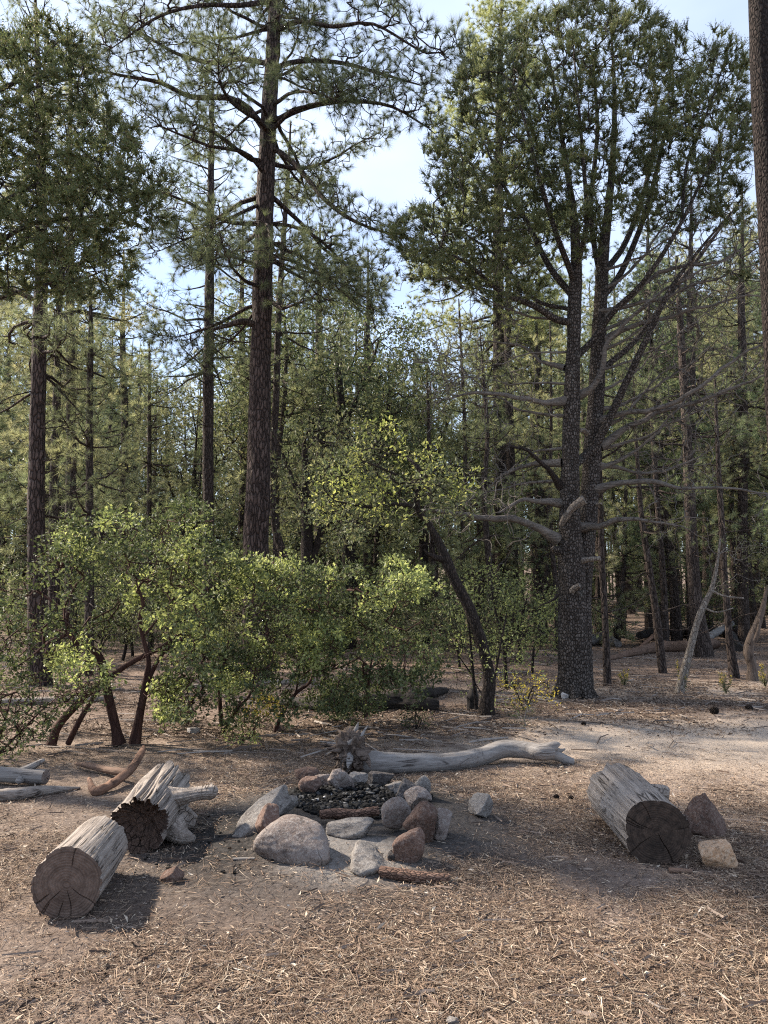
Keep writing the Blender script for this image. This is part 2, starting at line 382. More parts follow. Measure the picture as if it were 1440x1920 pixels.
def end_mat(name, lo, hi, dark):
    t = NT(name); tcn = t.coord((1, 1, .2), .035, 4.0); ln = t.n('VectorMath', operation='LENGTH'); s2 = t.n('VectorMath', operation='MULTIPLY'); s2.inputs[1].default_value = (1, 1, 0)
    t.l(tcn, s2.inputs[0]); t.l(s2.outputs[0], ln.inputs[0]); r = ln.outputs['Value']
    rings = t.math('SINE', t.math('MULTIPLY', r, 520)); rg = t.mr(rings, -1, 1, 0, 1)
    big = t.math('SINE', t.math('MULTIPLY', r, 95)); v = t.coord(); nf = t.noise(v, 22, 5, .7); n2 = t.noise(v, 5, 3)
    c = t.mix(t.mr(nf, .35, .68), lo, hi); c = t.mix(t.math('MULTIPLY', rg, .16), c, dark); c = t.mix(t.mr(big, .9, 1, 0, .35), c, dark); c = t.mix(t.mr(n2, .5, .7, 0, .6), c, dark)
    return t.surf(c, .9, t.bump(t.math('ADD', nf, t.math('MULTIPLY', rg, .3)), .7, .006))
M['end_brown'] = end_mat('sawn_brown_end_grain', (.085, .058, .045), (.175, .125, .10), (.03, .02, .016))
M['end_char'] = end_mat('charred_end_grain', (.022, .016, .013), (.085, .058, .044), (.008, .006, .005))
M['end_grey'] = end_mat('grey_end_grain', (.13, .10, .085), (.25, .21, .18), (.06, .045, .04))
M['rock_pink'] = rock_mat('pinkish_granite', (.20, .155, .135), (.29, .24, .215), (.42, .38, .35))
M['rock_grey'] = rock_mat('grey_stone', (.17, .15, .138), (.26, .24, .222), (.38, .355, .33))
M['rock_red'] = rock_mat('dark_red_stone', (.125, .075, .058), (.19, .125, .10), (.30, .235, .20), .4)
M['rock_tan'] = rock_mat('tan_quartz', (.56, .33, .19), (.70, .46, .29), (.78, .60, .44))
M['rock_dark'] = rock_mat('sooty_stone', (.05, .045, .043), (.12, .105, .10), (.22, .2, .19))
M['rock_pale'] = rock_mat('pale_stone', (.42, .38, .36), (.55, .51, .48), (.65, .62, .6))

def ground_mat():
    t = NT('forest_floor'); tc = t.n('TexCoord'); P = tc.outputs['Object']
    big = t.noise(P, .55, 4, .6); mid = t.noise(P, 3.2, 5, .65); fine = t.noise(P, 34, 6, .75); vf = t.vor(P, 70)
    c = t.mix(t.mr(mid, .36, .64), (.150, .108, .084), (.275, .21, .168))
    c = t.mix(t.mr(big, .42, .62, 0, .25), c, (.30, .24, .195))
    c = t.mix(t.mr(fine, .42, .66, 0, .75), c, (.36, .29, .24)); c = t.mix(t.mr(fine, .30, .44, .8, 0), c, (.045, .03, .023))
    c = t.mix(t.mr(vf, .0, .18, .5, 0), c, (.05, .035, .03))
    sx = t.n('SeparateXYZ'); t.l(P, sx.inputs[0])
    def blob(cx, cy, rx, ry, soft, nzs=.6, nsc=1.4):
        a = t.math('DIVIDE', t.math('SUBTRACT', sx.outputs[0], cx), rx); b = t.math('DIVIDE', t.math('SUBTRACT', sx.outputs[1], cy), ry)
        r = t.math('SQRT', t.math('ADD', t.math('MULTIPLY', a, a), t.math('MULTIPLY', b, b)))
        r = t.math('ADD', r, t.math('MULTIPLY', t.math('SUBTRACT', t.noise(P, nsc, 5, .65), .5), nzs * 2))
        return t.mr(r, 1 - soft, 1 + soft, 1, 0)
    dust = t.mix(t.mr(fine, .35, .7), (.33, .27, .22), (.48, .405, .335))
    duff = t.mix(t.mr(fine, .35, .68), (.075, .050, .038), (.205, .145, .112)); c = t.mix(t.math('MULTIPLY', t.mr(t.math('ADD', sx.outputs[1], t.math('MULTIPLY', big, 3)), 9.5, 12), .75), c, duff)
    c = t.mix(t.math('MULTIPLY', blob(4.2, 8.3, 3.6, 1.5, .45), .92), c, dust)          # trodden bare dirt
    c = t.mix(t.math('MULTIPLY', blob(8.0, 12.5, 7.0, 1.3, .4), .6), c, dust)
    c = t.mix(t.math('MULTIPLY', blob(.9, 4.3, .8, .6, .5), .55), c, (.20, .155, .135))
    soil = t.mix(t.mr(fine, .35, .7), (.060, .042, .034), (.13, .094, .074))
    c = t.mix(t.math('MULTIPLY', blob(-.5, 3.75, 1.3, .62, .5), .7), c, soil); c = t.mix(t.math('MULTIPLY', blob(-.9, 6.0, 3.2, 2.0, .5), .5), c, soil)
    ash = t.mix(t.mr(fine, .32, .7), (.024, .022, .021), (.098, .089, .084))
    c = t.mix(t.math('MULTIPLY', blob(RC[0] - .08, RC[1] - .05, 1.5, 1.4, .4, .35, 2.2), .94), c, ash)
    pale = t.mix(t.mr(fine, .32, .7), (.13, .12, .112), (.27, .25, .235)); c = t.mix(t.math('MULTIPLY', blob(-.20, 4.55, .36, .34, .35, .3, 5), .8), c, pale)
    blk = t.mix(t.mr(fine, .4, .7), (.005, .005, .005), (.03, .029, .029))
    c = t.mix(blob(RC[0] + .03, RC[1] + .42, .62, .5, .2, .25, 4), c, blk)
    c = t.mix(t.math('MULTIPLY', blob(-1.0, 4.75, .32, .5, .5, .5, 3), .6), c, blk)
    h = t.math('ADD', t.math('MULTIPLY', fine, .7), t.math('MULTIPLY', mid, .5))
    return t.surf(c, .95, t.bump(h, .9, .03), .15)
def axis(lo, hi, nlo, nhi, fine, gr=1.09):
    a = list(np.arange(nlo, nhi, fine)); s = fine; x = nhi
    while x < hi: a.append(x); s *= gr; x += s
    a.append(hi); s = fine; x = nlo; b = []
    while x > lo: s *= gr; x -= s; b.append(max(x, lo))
    return np.array(sorted(set(b + a)))
xs = axis(-320, 320, -4.2, 4.6, .04, 1.07); ys = axis(-14, 420, 2.2, 8.5, .04, 1.05)
X, Y = np.meshgrid(xs, ys); n = X.size
rg = np.random.default_rng(3)
Z = gz_arr(X.ravel(), Y.ravel()) + .022 * (fbm(np.stack([X.ravel() * 9, Y.ravel() * 9, 0 * X.ravel()], -1), 3, 31) - .5) * (Y.ravel() < 30)
mb = MB(); nx = len(xs); i = np.arange(len(ys) - 1)[:, None] * nx; j = np.arange(nx - 1)[None, :]
mb.add(np.stack([X.ravel(), Y.ravel(), Z], -1), np.stack([i + j, i + j + 1, i + nx + j + 1, i + nx + j], -1).reshape(-1, 4))
g = link('ground', mb.mesh('ground', ground_mat())); g['kind'] = 'structure'; g['label'] = 'brown forest floor of dry needles, bare dirt and ash'


# ------------------------------------------------------------------ foliage materials
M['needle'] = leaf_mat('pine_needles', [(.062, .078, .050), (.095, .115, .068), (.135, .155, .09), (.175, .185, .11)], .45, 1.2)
M['needle_far'] = leaf_mat('sunlit_pine_needles', [(.095, .118, .070), (.15, .175, .10), (.21, .235, .14), (.27, .285, .18)], .5, .8, tint=1.0)  # paler than the near needles: backlit brightness is put into the colour
M['needle_painted_sun'] = leaf_mat('pine_needles_painted_sun', [(.20, .22, .10), (.28, .30, .14), (.36, .36, .18)], .5, .8)  # sunlight on the tall pine behind the juniper is put into this paler colour
M['juniper_leaf'] = leaf_mat('juniper_scale_leaves', [(.055, .072, .036), (.085, .105, .050), (.12, .14, .065), (.14, .115, .062)], .32, 1.6)
M['manz_leaf'] = leaf_mat('glossy_shrub_leaves', [(.032, .042, .020), (.055, .072, .030), (.088, .105, .048), (.16, .18, .085)], .36, 3.2, .25, rough=.6)
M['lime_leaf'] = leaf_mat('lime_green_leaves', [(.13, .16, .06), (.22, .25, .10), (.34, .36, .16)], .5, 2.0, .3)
M['yellow_leaf'] = leaf_mat('yellow_green_oak_leaves', [(.10, .125, .045), (.17, .195, .065), (.27, .29, .10), (.38, .37, .14)], .5, 1.5, .3)
M['oak_leaf'] = leaf_mat('dull_green_oak_leaves', [(.060, .078, .044), (.092, .115, .06), (.14, .155, .08), (.20, .20, .11)], .4, .9, .3, tint=.8)
M['flower'] = leaf_mat('yellow_flower_petals', [(.55, .42, .05), (.75, .58, .08)], .4)
M['gold_leaf'] = leaf_mat('golden_leaves', [(.40, .34, .07), (.62, .48, .10)], .5)

def tips(sk, h=1, prob=1.0, rng=None, rmax=.02):
    k = (sk.hgt[:sk.n] <= h) & (sk.fix[:sk.n] == 0) & (sk.r <= rmax) & sk.mesh[:sk.n]
    if prob < 1: k &= (rng.random(sk.n) < prob) | (sk.hgt[:sk.n] == 0)
    i = np.nonzero(k)[0]; return sk.P[i], sk.D[i]
def trunk_disp(seed, amp=.10, ridge=.07, fz=3.0):
    def f(v, t, a): return 1 + amp * 2 * (fbm(v * np.array([fz, fz, fz * .5]), 2, seed) - .5) + ridge * 2 * (fbm(np.stack([np.cos(a) * 4, np.sin(a) * 4, v[:, 2] * 2.2], -1), 3, seed + 1) - .5)
    return f

def pine(seed, H, cb, R, tr_rows, tuft=(34, .16, .0034), dens=9, gap=.45, branches=(), droop=.25, dead=10, sides=24, mat_b='pine_bark_far', mat_n='needle_far', top=None, tstep=.12, hgt=1, keep=None, nb=(3, 5), lateral=.34, prob=.7, dead_len=(.4, 1.6), tipr=.004):
    """local pine; tr_rows local trunk rows (x,y,z,r). Returns trunk mesh, crown mesh."""
    rng = np.random.default_rng(seed); tr = smooth_path(tr_rows, tstep); sk = Skel()
    coarse = smooth_path(tr_rows, .35); tid = sk.path(coarse, mesh=False, att=False)
    TB = MB(); add_tube(TB, tr[:, :3], tr[:, 3], sides, trunk_disp(seed), cap=True)
    att = []; z = cb; top = top or H * .985
    blist = list(branches)
    zt = coarse[-1, 2]
    while z < top:
        t = (z - cb) / (H - cb); prof = min(1, .62 + 2.2 * t) * (1 - t) ** .62 + .06
        for _ in range(rng.integers(nb[0], nb[1] + 1)):
            Lb = R * prof * rng.uniform(.55, 1.05); az = rng.uniform(0, 2 * pi); el = radians(-12 + 50 * t + rng.normal() * 12); blist.append((z + rng.uniform(-.2, .2), az, el, Lb))
        z += gap * (1 + .5 * (1 - t)) * rng.uniform(.7, 1.3)
    for b in blist:
        if isinstance(b, tuple):
            z, az, el, Lb = b; i = sk.near(np.array([coarse[np.argmin(np.abs(coarse[:, 2] - z))][0], coarse[np.argmin(np.abs(coarse[:, 2] - z))][1], z]), tid); p = sk.P[i].copy()
            nseg = max(3, int(Lb / .28)); rows = []; h = az; e_ = el; r0 = .012 + .013 * Lb
            for k in range(nseg):
                s = (k + 1) / nseg; h += rng.normal() * .16; e_ += rng.normal() * .13 + (-droop if s < .5 else droop * 1.3) / nseg * 1.5
                p = p + np.array([cos(h) * cos(e_), sin(h) * cos(e_), sin(e_)]) * Lb / nseg; rows.append([*p, r0 * (1 - .8 * s)])
        else:
            rows = [list(r) for r in smooth_path(b, .28)]; i = sk.near(np.array(rows[0][:3]), tid); rows = rows[1:]; Lb = sum(np.linalg.norm(np.array(rows[k][:3]) - np.array(rows[k - 1][:3])) for k in range(1, len(rows)))
        ids = sk.path(rows, i); rows = np.array(rows); na = int(Lb * dens * (1.0 if isinstance(b, tuple) else 1.25))
        if na < 1: continue
        s = .28 + .76 * rng.random(na) ** .8; k = np.clip(s * len(rows), 0, len(rows) - 1).astype(int); base = rows[k, :3]
        dr = nrm(np.stack([rows[-1, 0] - rows[0, 0], rows[-1, 1] - rows[0, 1], 0], -1) + 1e-6); side = np.array([-dr[1], dr[0], 0]); lat = rng.uniform(-1, 1, na) * (lateral * Lb * (1.15 - s) + .16)
        a_ = base + side * lat[:, None] + dr * (rng.random(na) * .35)[:, None]; a_[:, 2] += rng.normal(size=na) * .13 + .07; att.append(a_)
    A = np.concatenate(att)
    sk.grow(A, rng, .15, .75, .38, 1.8); sk.radii(tipr)
    sk.tubes(TB)
    for k in range(dead):
        z = rng.uniform(cb * .25, cb * 1.05); i = np.argmin(np.abs(coarse[:, 2] - z)); p = coarse[i, :3].copy(); az = rng.uniform(0, 2 * pi); el = rng.uniform(-.35, .3); n_ = 6; Lb = rng.uniform(*dead_len) * min(1, R / 1.5); rows = [[*p, .016]]
        for j in range(n_):
            az += rng.normal() * .22; el += rng.normal() * .18; p = p + np.array([cos(az) * cos(el), sin(az) * cos(el), sin(el)]) * Lb / n_; rows.append([*p, .014 * (1 - (j + 1) / n_) + .002])
            if j in (2, 3, 4):
                a2 = az + rng.choice([-1, 1]) * rng.uniform(.5, 1.1); q = p + np.array([cos(a2), sin(a2), rng.uniform(-.4, .3)]) * Lb * .3; V, F, _, _ = tube(np.array([p, (p + q) / 2 + rng.normal(size=3) * .03, q]), np.array([.006, .004, .002]), 3); TB.add(V, F)
        rows = np.array(rows); V, F, _, _ = tube(rows[:, :3], rows[:, 3], 5); TB.add(V, F)
    P, D = tips(sk, hgt, prob, rng)
    if keep is not None: m = keep(P); P, D = P[m], D[m]
    CB = MB(); f_needles(CB, rng, P, D, tuft[0], tuft[1], tuft[2], .85, .25)
    return TB.mesh('trunk', M[mat_b]), CB.mesh('crown', M[mat_n], False), len(P)
def put(name, me_t, me_c, loc, label, cat, group=None, rz=0, sc=1.0):
    r = empty(name, loc, label, cat, group, rz); r.scale = (sc, sc, sc); link('trunk', me_t, r)
    if me_c: link('crown', me_c, r)
    return r
def copy_tree(r, loc, rz, sc, label, group=None, cat=None):
    c = r.copy(); COL.objects.link(c); c.location = loc; c.rotation_euler = (0, 0, rz); c.scale = (sc, sc, sc) if np.isscalar(sc) else sc; c['label'] = label
    if group: c['group'] = group
    if cat: c['category'] = cat
    for ch in r.children:
        d = ch.copy(); COL.objects.link(d); d.parent = c
    return c
def local(rows, b): r = np.array(rows, float).copy(); r[:, :3] -= b; return r

# ------------------------------------------------------------------ main ponderosa pine
d = 14.0; b = gp(480, 1274); b = np.array([at(480, 1274, d)[0], d, gz(at(480, 1274, d)[0], d) - .05])
rows = pxpath([(480, 1285, 60), (478, 1150, 50), (480, 1040, 47), (484, 900, 45), (487, 750, 42), (491, 600, 38), (495, 450, 36), (499, 330, 34), (505, 200, 30), (512, 80, 27), (518, -60, 24), (522, -220, 18), (524, -400, 10), (525, -520, 4)], d)
def L3(px, dz=0): return local(pxpath([(x, y, w, dy) for x, y, w, dy in px], d), b)
mainb = [L3(p) for p in (
    [(495, 245, 14, 0), (468, 205, 13, -.1), (425, 183, 12, -.3), (360, 182, 10, -.5), (300, 155, 8, -.7), (235, 143, 6, -.9), (165, 128, 3, -1.1)],
    [(505, 235, 12, 0), (545, 212, 12, -.3), (600, 195, 10, -.6), (665, 190, 8, -.8), (735, 200, 6, -.9), (800, 238, 3, -1.0)],
    [(512, 122, 12, 0), (450, 110, 10, .4), (400, 118, 9, .6), (330, 100, 7, .8), (260, 60, 5, 1), (190, 40, 3, 1.2)],
    [(508, 130, 11, 0), (560, 115, 10, .3), (640, 118, 8, .5), (720, 140, 6, .5), (790, 160, 3, .4)],
    [(510, 275, 11, 0), (555, 310, 11, -.4), (610, 375, 9, -.8), (665, 415, 7, -1), (735, 440, 3, -1.1)],
    [(492, 312, 10, 0), (450, 285, 9, -.4), (405, 250, 7, -.8), (370, 235, 3, -1)],
    [(515, 60, 12, 0), (560, 40, 10, -.5), (625, 50, 8, -.9), (700, 45, 6, -1.2), (800, 100, 4, -1.4), (848, 88, 2, -1.5)],
    [(515, 0, 12, 0), (450, 10, 10, -.5), (380, 10, 8, -.9), (300, 30, 6, -1.2), (210, 90, 3, -1.5)],
    [(495, 380, 8, 0), (450, 400, 7, -.3), (390, 430, 5, -.6), (300, 470, 2, -.9)],
    [(508, 420, 8, 0), (550, 425, 7, .5), (600, 450, 6, .8), (650, 500, 3, 1.1)],
    [(488, 500, 8, 0), (462, 490, 7, -.2), (420, 480, 5, -.5), (360, 505, 2, -.8)])]
ml, cr, n = pine(5, rows[-1, 2] - b[2] + .1, 7.4, 3.3, local(rows, b), tuft=(56, .17, .0042), dens=66, gap=.5, branches=mainb, dead=9, sides=44, mat_b='pine_bark', mat_n='needle', tstep=.05, nb=(2, 4), lateral=.34, prob=.7, dead_len=(.3, 1.1), tipr=.0056)
pm = put('pine_tree', ml, cr, tuple(b), 'tallest pine with thick reddish plated trunk behind the shrubs left of centre', 'tree')
S = MB(); rws = L3([(487, 612, 16, 0), (455, 603, 12, -.2), (420, 612, 9, -.35), (398, 618, 5, -.5)]); rws = smooth_path(rws, .03); add_tube(S, rws[:, :3], rws[:, 3], 16, trunk_disp(4, .2)); link('dead_limb', S.mesh('dead_limb', M['pine_bark_far']), pm)
print('main pine tufts', n)

# ------------------------------------------------------------------ alligator juniper with two stems
d = 11.7; bx = at(1075, 1303, d); b = np.array([bx[0], d, gz(bx[0], d) - .03])
A1 = pxpath([(1076, 1312, 70.2), (1075, 1280, 57.6), (1074, 1200, 53.1), (1073, 1100, 50.4), (1070, 1030, 46.8), (1068, 960, 37.8), (1070, 850, 32.4), (1072, 750, 30.6), (1075, 650, 27.0), (1078, 560, 25.2), (1080, 480, 21.6), (1075, 400, 14.4), (1060, 300, 9.9), (1045, 200, 7.2), (1030, 110, 3.6)], d)
A2 = pxpath([(1090, 1306, 45.0, .12), (1088, 1200, 41.4, .15), (1090, 1100, 39.6, .16), (1097, 1030, 36.0, .2), (1105, 940, 33.3, .25), (1110, 850, 32.4, .3), (1117, 750, 30.6, .35), (1122, 650, 27.9, .4), (1127, 560, 25.2, .4), (1132, 470, 21.6, .4), (1142, 380, 15.3, .4), (1150, 280, 11.7, .4), (1152, 170, 8.1, .4), (1145, 40, 3.6, .4)], d)
A1l, A2l = local(A1, b), local(A2, b); TB = MB()
for k, (r_, s_) in enumerate(((A1l, 56), (A2l, 48))):
    q = smooth_path(r_, .04); add_tube(TB, q[:, :3], q[:, 3], s_, trunk_disp(11 + k, .09, .09, 4))
for k in range(9):          # root flare
    a_ = k / 9 * 2 * pi + .3; rr = .24; S_ = smooth_path([[.02 + cos(a_) * .10, sin(a_) * .10, .42, .06], [.02 + cos(a_) * .2, sin(a_) * .2, .14, .09], [.02 + cos(a_) * .33, sin(a_) * .33, -.02, .06]], .03); add_tube(TB, S_[:, :3], S_[:, 3], 10, trunk_disp(k, .1))
sk = Skel(); i1 = sk.path(smooth_path(A1l, .25), mesh=False, att=False); i2 = sk.path(smooth_path(A2l, .25), mesh=False, att=False)
for i in i1 + i2:
    if sk.P[i][2] > 5.6: sk.att[i] = True
def limb(px, mesh=True, step=.2):
    r_ = local(pxpath(px, d), b); i = sk.near(r_[0, :3]); r_[0, :3] = sk.P[i]; q = smooth_path(r_, step)[1:]; return sk.path([list(x) for x in q], i, mesh)
live = [[(1075, 615, 16), (1045, 600, 15, -.1), (1005, 575, 13, -.3), (940, 548, 10, -.6), (885, 500, 7, -.8), (835, 470, 4, -.9)],
        [(1075, 560, 14), (1030, 500, 12, .2), (990, 420, 9, .4), (940, 340, 6, .5), (900, 250, 3, .6)],
        [(1078, 520, 13), (1040, 430, 11, -.5), (1010, 330, 8, -.8), (985, 230, 6, -1), (960, 150, 3, -1.1)],
        [(1082, 500, 12), (1100, 420, 10, -.6), (1095, 320, 8, -.9), (1085, 200, 6, -1), (1075, 90, 3, -1.1)],
        [(1088, 870, 17, .1), (1112, 840, 17, .1), (1140, 790, 16, 0), (1175, 715, 14, -.2), (1215, 630, 12, -.4), (1255, 545, 9, -.6), (1310, 470, 6, -.7), (1370, 400, 3, -.8)],
        [(1083, 672, 14, .1), (1110, 640, 13, 0), (1150, 585, 12, -.2), (1205, 530, 10, -.5), (1265, 440, 8, -.7), (1310, 350, 6, -.8), (1345, 270, 3, -.8)],
        [(1130, 560, 14, .4), (1165, 510, 12, .5), (1210, 400, 10, .6), (1240, 280, 8, .6), (1262, 170, 5, .6), (1255, 80, 3, .6)],
        [(1135, 520, 13, .4), (1175, 450, 11, .9), (1215, 330, 9, 1.2), (1230, 200, 7, 1.3), (1215, 90, 3, 1.3)],
        [(1132, 700, 12, .4), (1190, 640, 11, .7), (1250, 560, 9, 1), (1320, 470, 7, 1.2), (1385, 380, 3, 1.3)],
        [(1128, 540, 12, .4), (1108, 400, 10, 1), (1120, 240, 8, 1.3), (1110, 100, 4, 1.4)],
        [(1235, 410, 7, -.6), (1290, 300, 6, -.4), (1330, 200, 5, -.3), (1360, 110, 2, -.3)],
        [(1060, 600, 9, .2), (1000, 560, 8, .6), (930, 480, 6, .9), (860, 430, 3, 1.1)]]
for l_ in live: limb(l_)
# dead limbs, each a part
dead_l = [[(1045, 1012, 17), (1010, 990, 15, -.1), (950, 975, 13, -.3), (880, 965, 10, -.5), (800, 958, 6, -.6)],
          [(1052, 944, 13), (1010, 940, 10, -.2), (972, 941, 7, -.35), (935, 960, 3, -.5)],
          [(1053, 868, 12), (1000, 871, 9, .2), (950, 885, 6, .4), (915, 912, 2, .5)],
          [(1050, 912, 11), (1028, 882, 9, -.2), (992, 850, 7, -.4), (958, 838, 3, -.5)],
          [(1058, 752, 14), (1020, 752, 11, -.2), (965, 745, 9, -.4), (905, 735, 7, -.5), (862, 742, 4, -.6), (820, 755, 2, -.6)],
          [(1082, 990, 15, .1), (1120, 985, 12, -.1), (1160, 972, 10, -.3), (1215, 975, 6, -.5), (1275, 985, 3, -.6)],
          [(1115, 918, 13, .2), (1160, 908, 11, .1), (1210, 905, 10, 0), (1290, 915, 6, -.2), (1360, 916, 5, -.3), (1450, 928, 3, -.4)],
          [(1125, 838, 13, .3), (1180, 800, 11, .3), (1235, 775, 10, .3), (1310, 755, 8, .2), (1380, 725, 6, .1), (1450, 700, 3, 0)],
          [(1120, 790, 12, .3), (1170, 775, 10, .1), (1250, 762, 9, -.1), (1320, 715, 7, -.3), (1390, 665, 5, -.4), (1460, 630, 3, -.5)],
          [(1085, 742, 13, .1), (1112, 725, 12, 0), (1130, 695, 11, -.1), (1140, 640, 8, -.2), (1200, 580, 6, -.4), (1290, 520, 4, -.6), (1400, 470, 2, -.7)],
          [(1120, 870, 9, .3), (1170, 880, 7, .5), (1240, 880, 5, .7), (1330, 850, 2, .9)],
          [(1130, 600, 12, .4), (1180, 560, 10, .2), (1260, 500, 8, .1), (1350, 490, 5, 0), (1430, 440, 2, 0)],
          [(1125, 640, 11, .4), (1190, 610, 9, .2), (1280, 590, 7, .1), (1380, 560, 4, 0), (1450, 560, 2, 0)],
          [(1060, 690, 9), (1020, 680, 7, .3), (970, 650, 5, .5), (900, 640, 2, .7)],
          [(1045, 1115, 5, -.1), (1030, 1120, 4, -.2), (1008, 1142, 2, -.3)]]
for k in range(11):
    r0 = np.random.default_rng(500 + k); y0 = 880 - k * 37; x1 = r0.uniform(1230, 1470); up_ = r0.uniform(60, 230); w0 = r0.uniform(4, 8); e_ = r0.uniform(-1.1, 1.1)
    dead_l.append([(1122, y0, w0, .35), (1122 + (x1 - 1122) * .3, y0 - up_ * .18, w0 * .8, .35 + e_ * .3), (1122 + (x1 - 1122) * .65, y0 - up_ * .6, w0 * .55, .35 + e_ * .7), (x1, y0 - up_ * r0.uniform(.8, 1.2), 2, .35 + e_)])
for k in range(6):
    r0 = np.random.default_rng(600 + k); y0 = 900 - k * 60; x1 = r0.uniform(800, 960); up_ = r0.uniform(-60, 130); w0 = r0.uniform(3.5, 6); e_ = r0.uniform(-1.1, 1.1)
    dead_l.append([(1062, y0, w0), (1062 + (x1 - 1062) * .35, y0 - up_ * .1, w0 * .8, e_ * .3), (1062 + (x1 - 1062) * .7, y0 - up_ * .5, w0 * .5, e_ * .7), (x1, y0 - up_, 2, e_)])
dead_parts = []
rngj = np.random.default_rng(91)
for k, px in enumerate(dead_l):
    sd = Skel(3000); r_ = local(pxpath(px, d), b); r_[0, 3] *= 1.5; q = smooth_path(r_, .12); tq = np.linspace(0, 1, len(q))[:, None]; q[:, :3] += (np.stack([fbm(q[:, :3] * 3.1 + k * 7.3 + c_, 3, c_) for c_ in range(3)], -1) - .5) * .16 * np.minimum(1, tq * 4); ids = sd.path([list(x) for x in q])
    n_ = len(q); Lq = np.linalg.norm(q[-1, :3] - q[0, :3]); na = int(Lq * 20); sgn = np.sign(q[-1, 0] - q[0, 0])
    if na > 2 and k != 14:
        s = .2 + .85 * rngj.random(na); base = q[np.clip((s * n_).astype(int), 0, n_ - 1), :3]; A = base + rngj.normal(size=(na, 3)) * np.array([.20, .50, .42]) * (1.15 - .3 * s[:, None]) + np.array([sgn * .28, 0, .04]); sd.grow(A, rngj, .10, 1.0, .3, 1.2)
    sd.radii(.0048, 2.6); S = MB(); sd.tubes(S, 0, (4, 5, 10, 16)); dead_parts.append(S)
rng = np.random.default_rng(44)
poly = np.array([(738, 500), (742, 420), (790, 395), (828, 400), (805, 335), (822, 275), (862, 235), (868, 140), (925, 95), (960, 60), (1005, 42), (1050, 30), (1075, 5), (1110, -30), (1160, -30), (1190, 10), (1215, 45), (1270, 45), (1300, 105), (1285, 160), (1300, 150), (1320, 95), (1360, 62), (1395, 75), (1400, 150), (1385, 190), (1410, 230), (1415, 430), (1400, 520), (1250, 420), (1180, 440), (1120, 470), (1030, 500), (1000, 540), (930, 570), (880, 530), (820, 540)])
def inside(P, poly):
    x, y = P[:, 0], P[:, 1]; c = np.zeros(len(P), bool); j = len(poly) - 1
    for i in range(len(poly)):
        xi, yi = poly[i]; xj, yj = poly[j]; m = ((yi > y) != (yj > y)) & (x < (xj - xi) * (y - yi) / (yj - yi + 1e-9) + xi); c ^= m; j = i
    return c
def lumps(poly, n, d, depth, rng, lump_px, cx=None, weight=None, holes=0):
    lo, hi = poly.min(0), poly.max(0); out = []
    while len(out) < n:
        q = rng.uniform(lo, hi, (400, 2)); q = q[inside(q, poly)]
        if weight is not None: q = q[rng.random(len(q)) < weight(q)]
        for x in q:
            m = min(depth, 5); dd = rng.uniform(-1, 1) * depth * .5
            if all((x[0] - o[0]) ** 2 + (x[1] - o[1]) ** 2 + ((dd - o[2]) * 123) ** 2 > (lump_px * .8) ** 2 for o in out): out.append((x[0], x[1], dd))
            if len(out) >= n: break
        lump_px *= .97
    return np.array(out)
def wj(q): return np.clip(1.1 - ((q[:, 0] > 1130) & (q[:, 1] > 320)) * .7 - ((q[:, 1] > 420) & (q[:, 0] > 1000)) * .75, .06, 1)
Lp = lumps(poly, 500, d, 3.2, rng, 44, None, wj); att = []
for x, y, dd in Lp:
    c_ = at(x, y, d + dd) - b; k = 12; r_ = rng.uniform(.14, .32); att.append(c_ + nrm(rng.normal(size=(k, 3))) * (rng.random((k, 1)) ** .4) * r_ * np.array([1, 1, .8]))
A = np.concatenate(att); cen = np.array([at(1100, 480, d)[0] - b[0], .2, 5.4])
sk.grow(A, rng, .17, .75, .2, 2.5); sk.radii(.0032, 2.5); sk.tubes(TB)
P, D = tips(sk, 1, .9, rng); P = P + 0; CB = MB(); D = nrm(D + np.array([0, 0, .5])); print('juniper tips', len(P))
f_spray(CB, rng, P, D, 15, 16, .20, .029, .44)
root = empty('juniper_tree', tuple(b), 'big alligator juniper with two checkered grey stems and bare lower limbs at right', 'tree')
link('trunk', TB.mesh('trunk', M['gator_bark']), root); link('crown', CB.mesh('crown', M['juniper_leaf'], False), root)
for k, S in enumerate(dead_parts): link('dead_limb', S.mesh('dead_limb', M['dead_wood'] if k not in (3, 14) else M['oak_bark']), root)
for px, w in (([(1054, 985, 13, -.05), (1062, 968, 12, -.17), (1074, 952, 13, -.25), (1087, 942, 17, -.30), (1096, 937, 18, -.33)], 1), ([(1085, 1052, 12, -.1), (1105, 1049, 10, -.2), (1126, 1047, 9, -.28)], 1), ([(1072, 1108, 13, -.18), (1080, 1101, 10, -.26), (1087, 1097, 9, -.30)], 1), ([(1100, 812, 10, .1), (1092, 806, 9, -.02), (1089, 806, 7, -.08)], 1), ([(1048, 1035, 16, -.12), (1040, 1030, 13, -.18), (1036, 1032, 9, -.2)], 0), ([(1118, 946, 5, .1), (1128, 944, 4, 0)], 1)):
    q = smooth_path(local(pxpath(px, d), b), .02); S = MB(); add_tube(S, q[:, :3], q[:, 3], 26, trunk_disp(int(px[0][1]), .18, .42, 16)); o = link('cut_stub', S.mesh('cut_stub', M['pale_bark'] if w else M['gator_bark']), root)

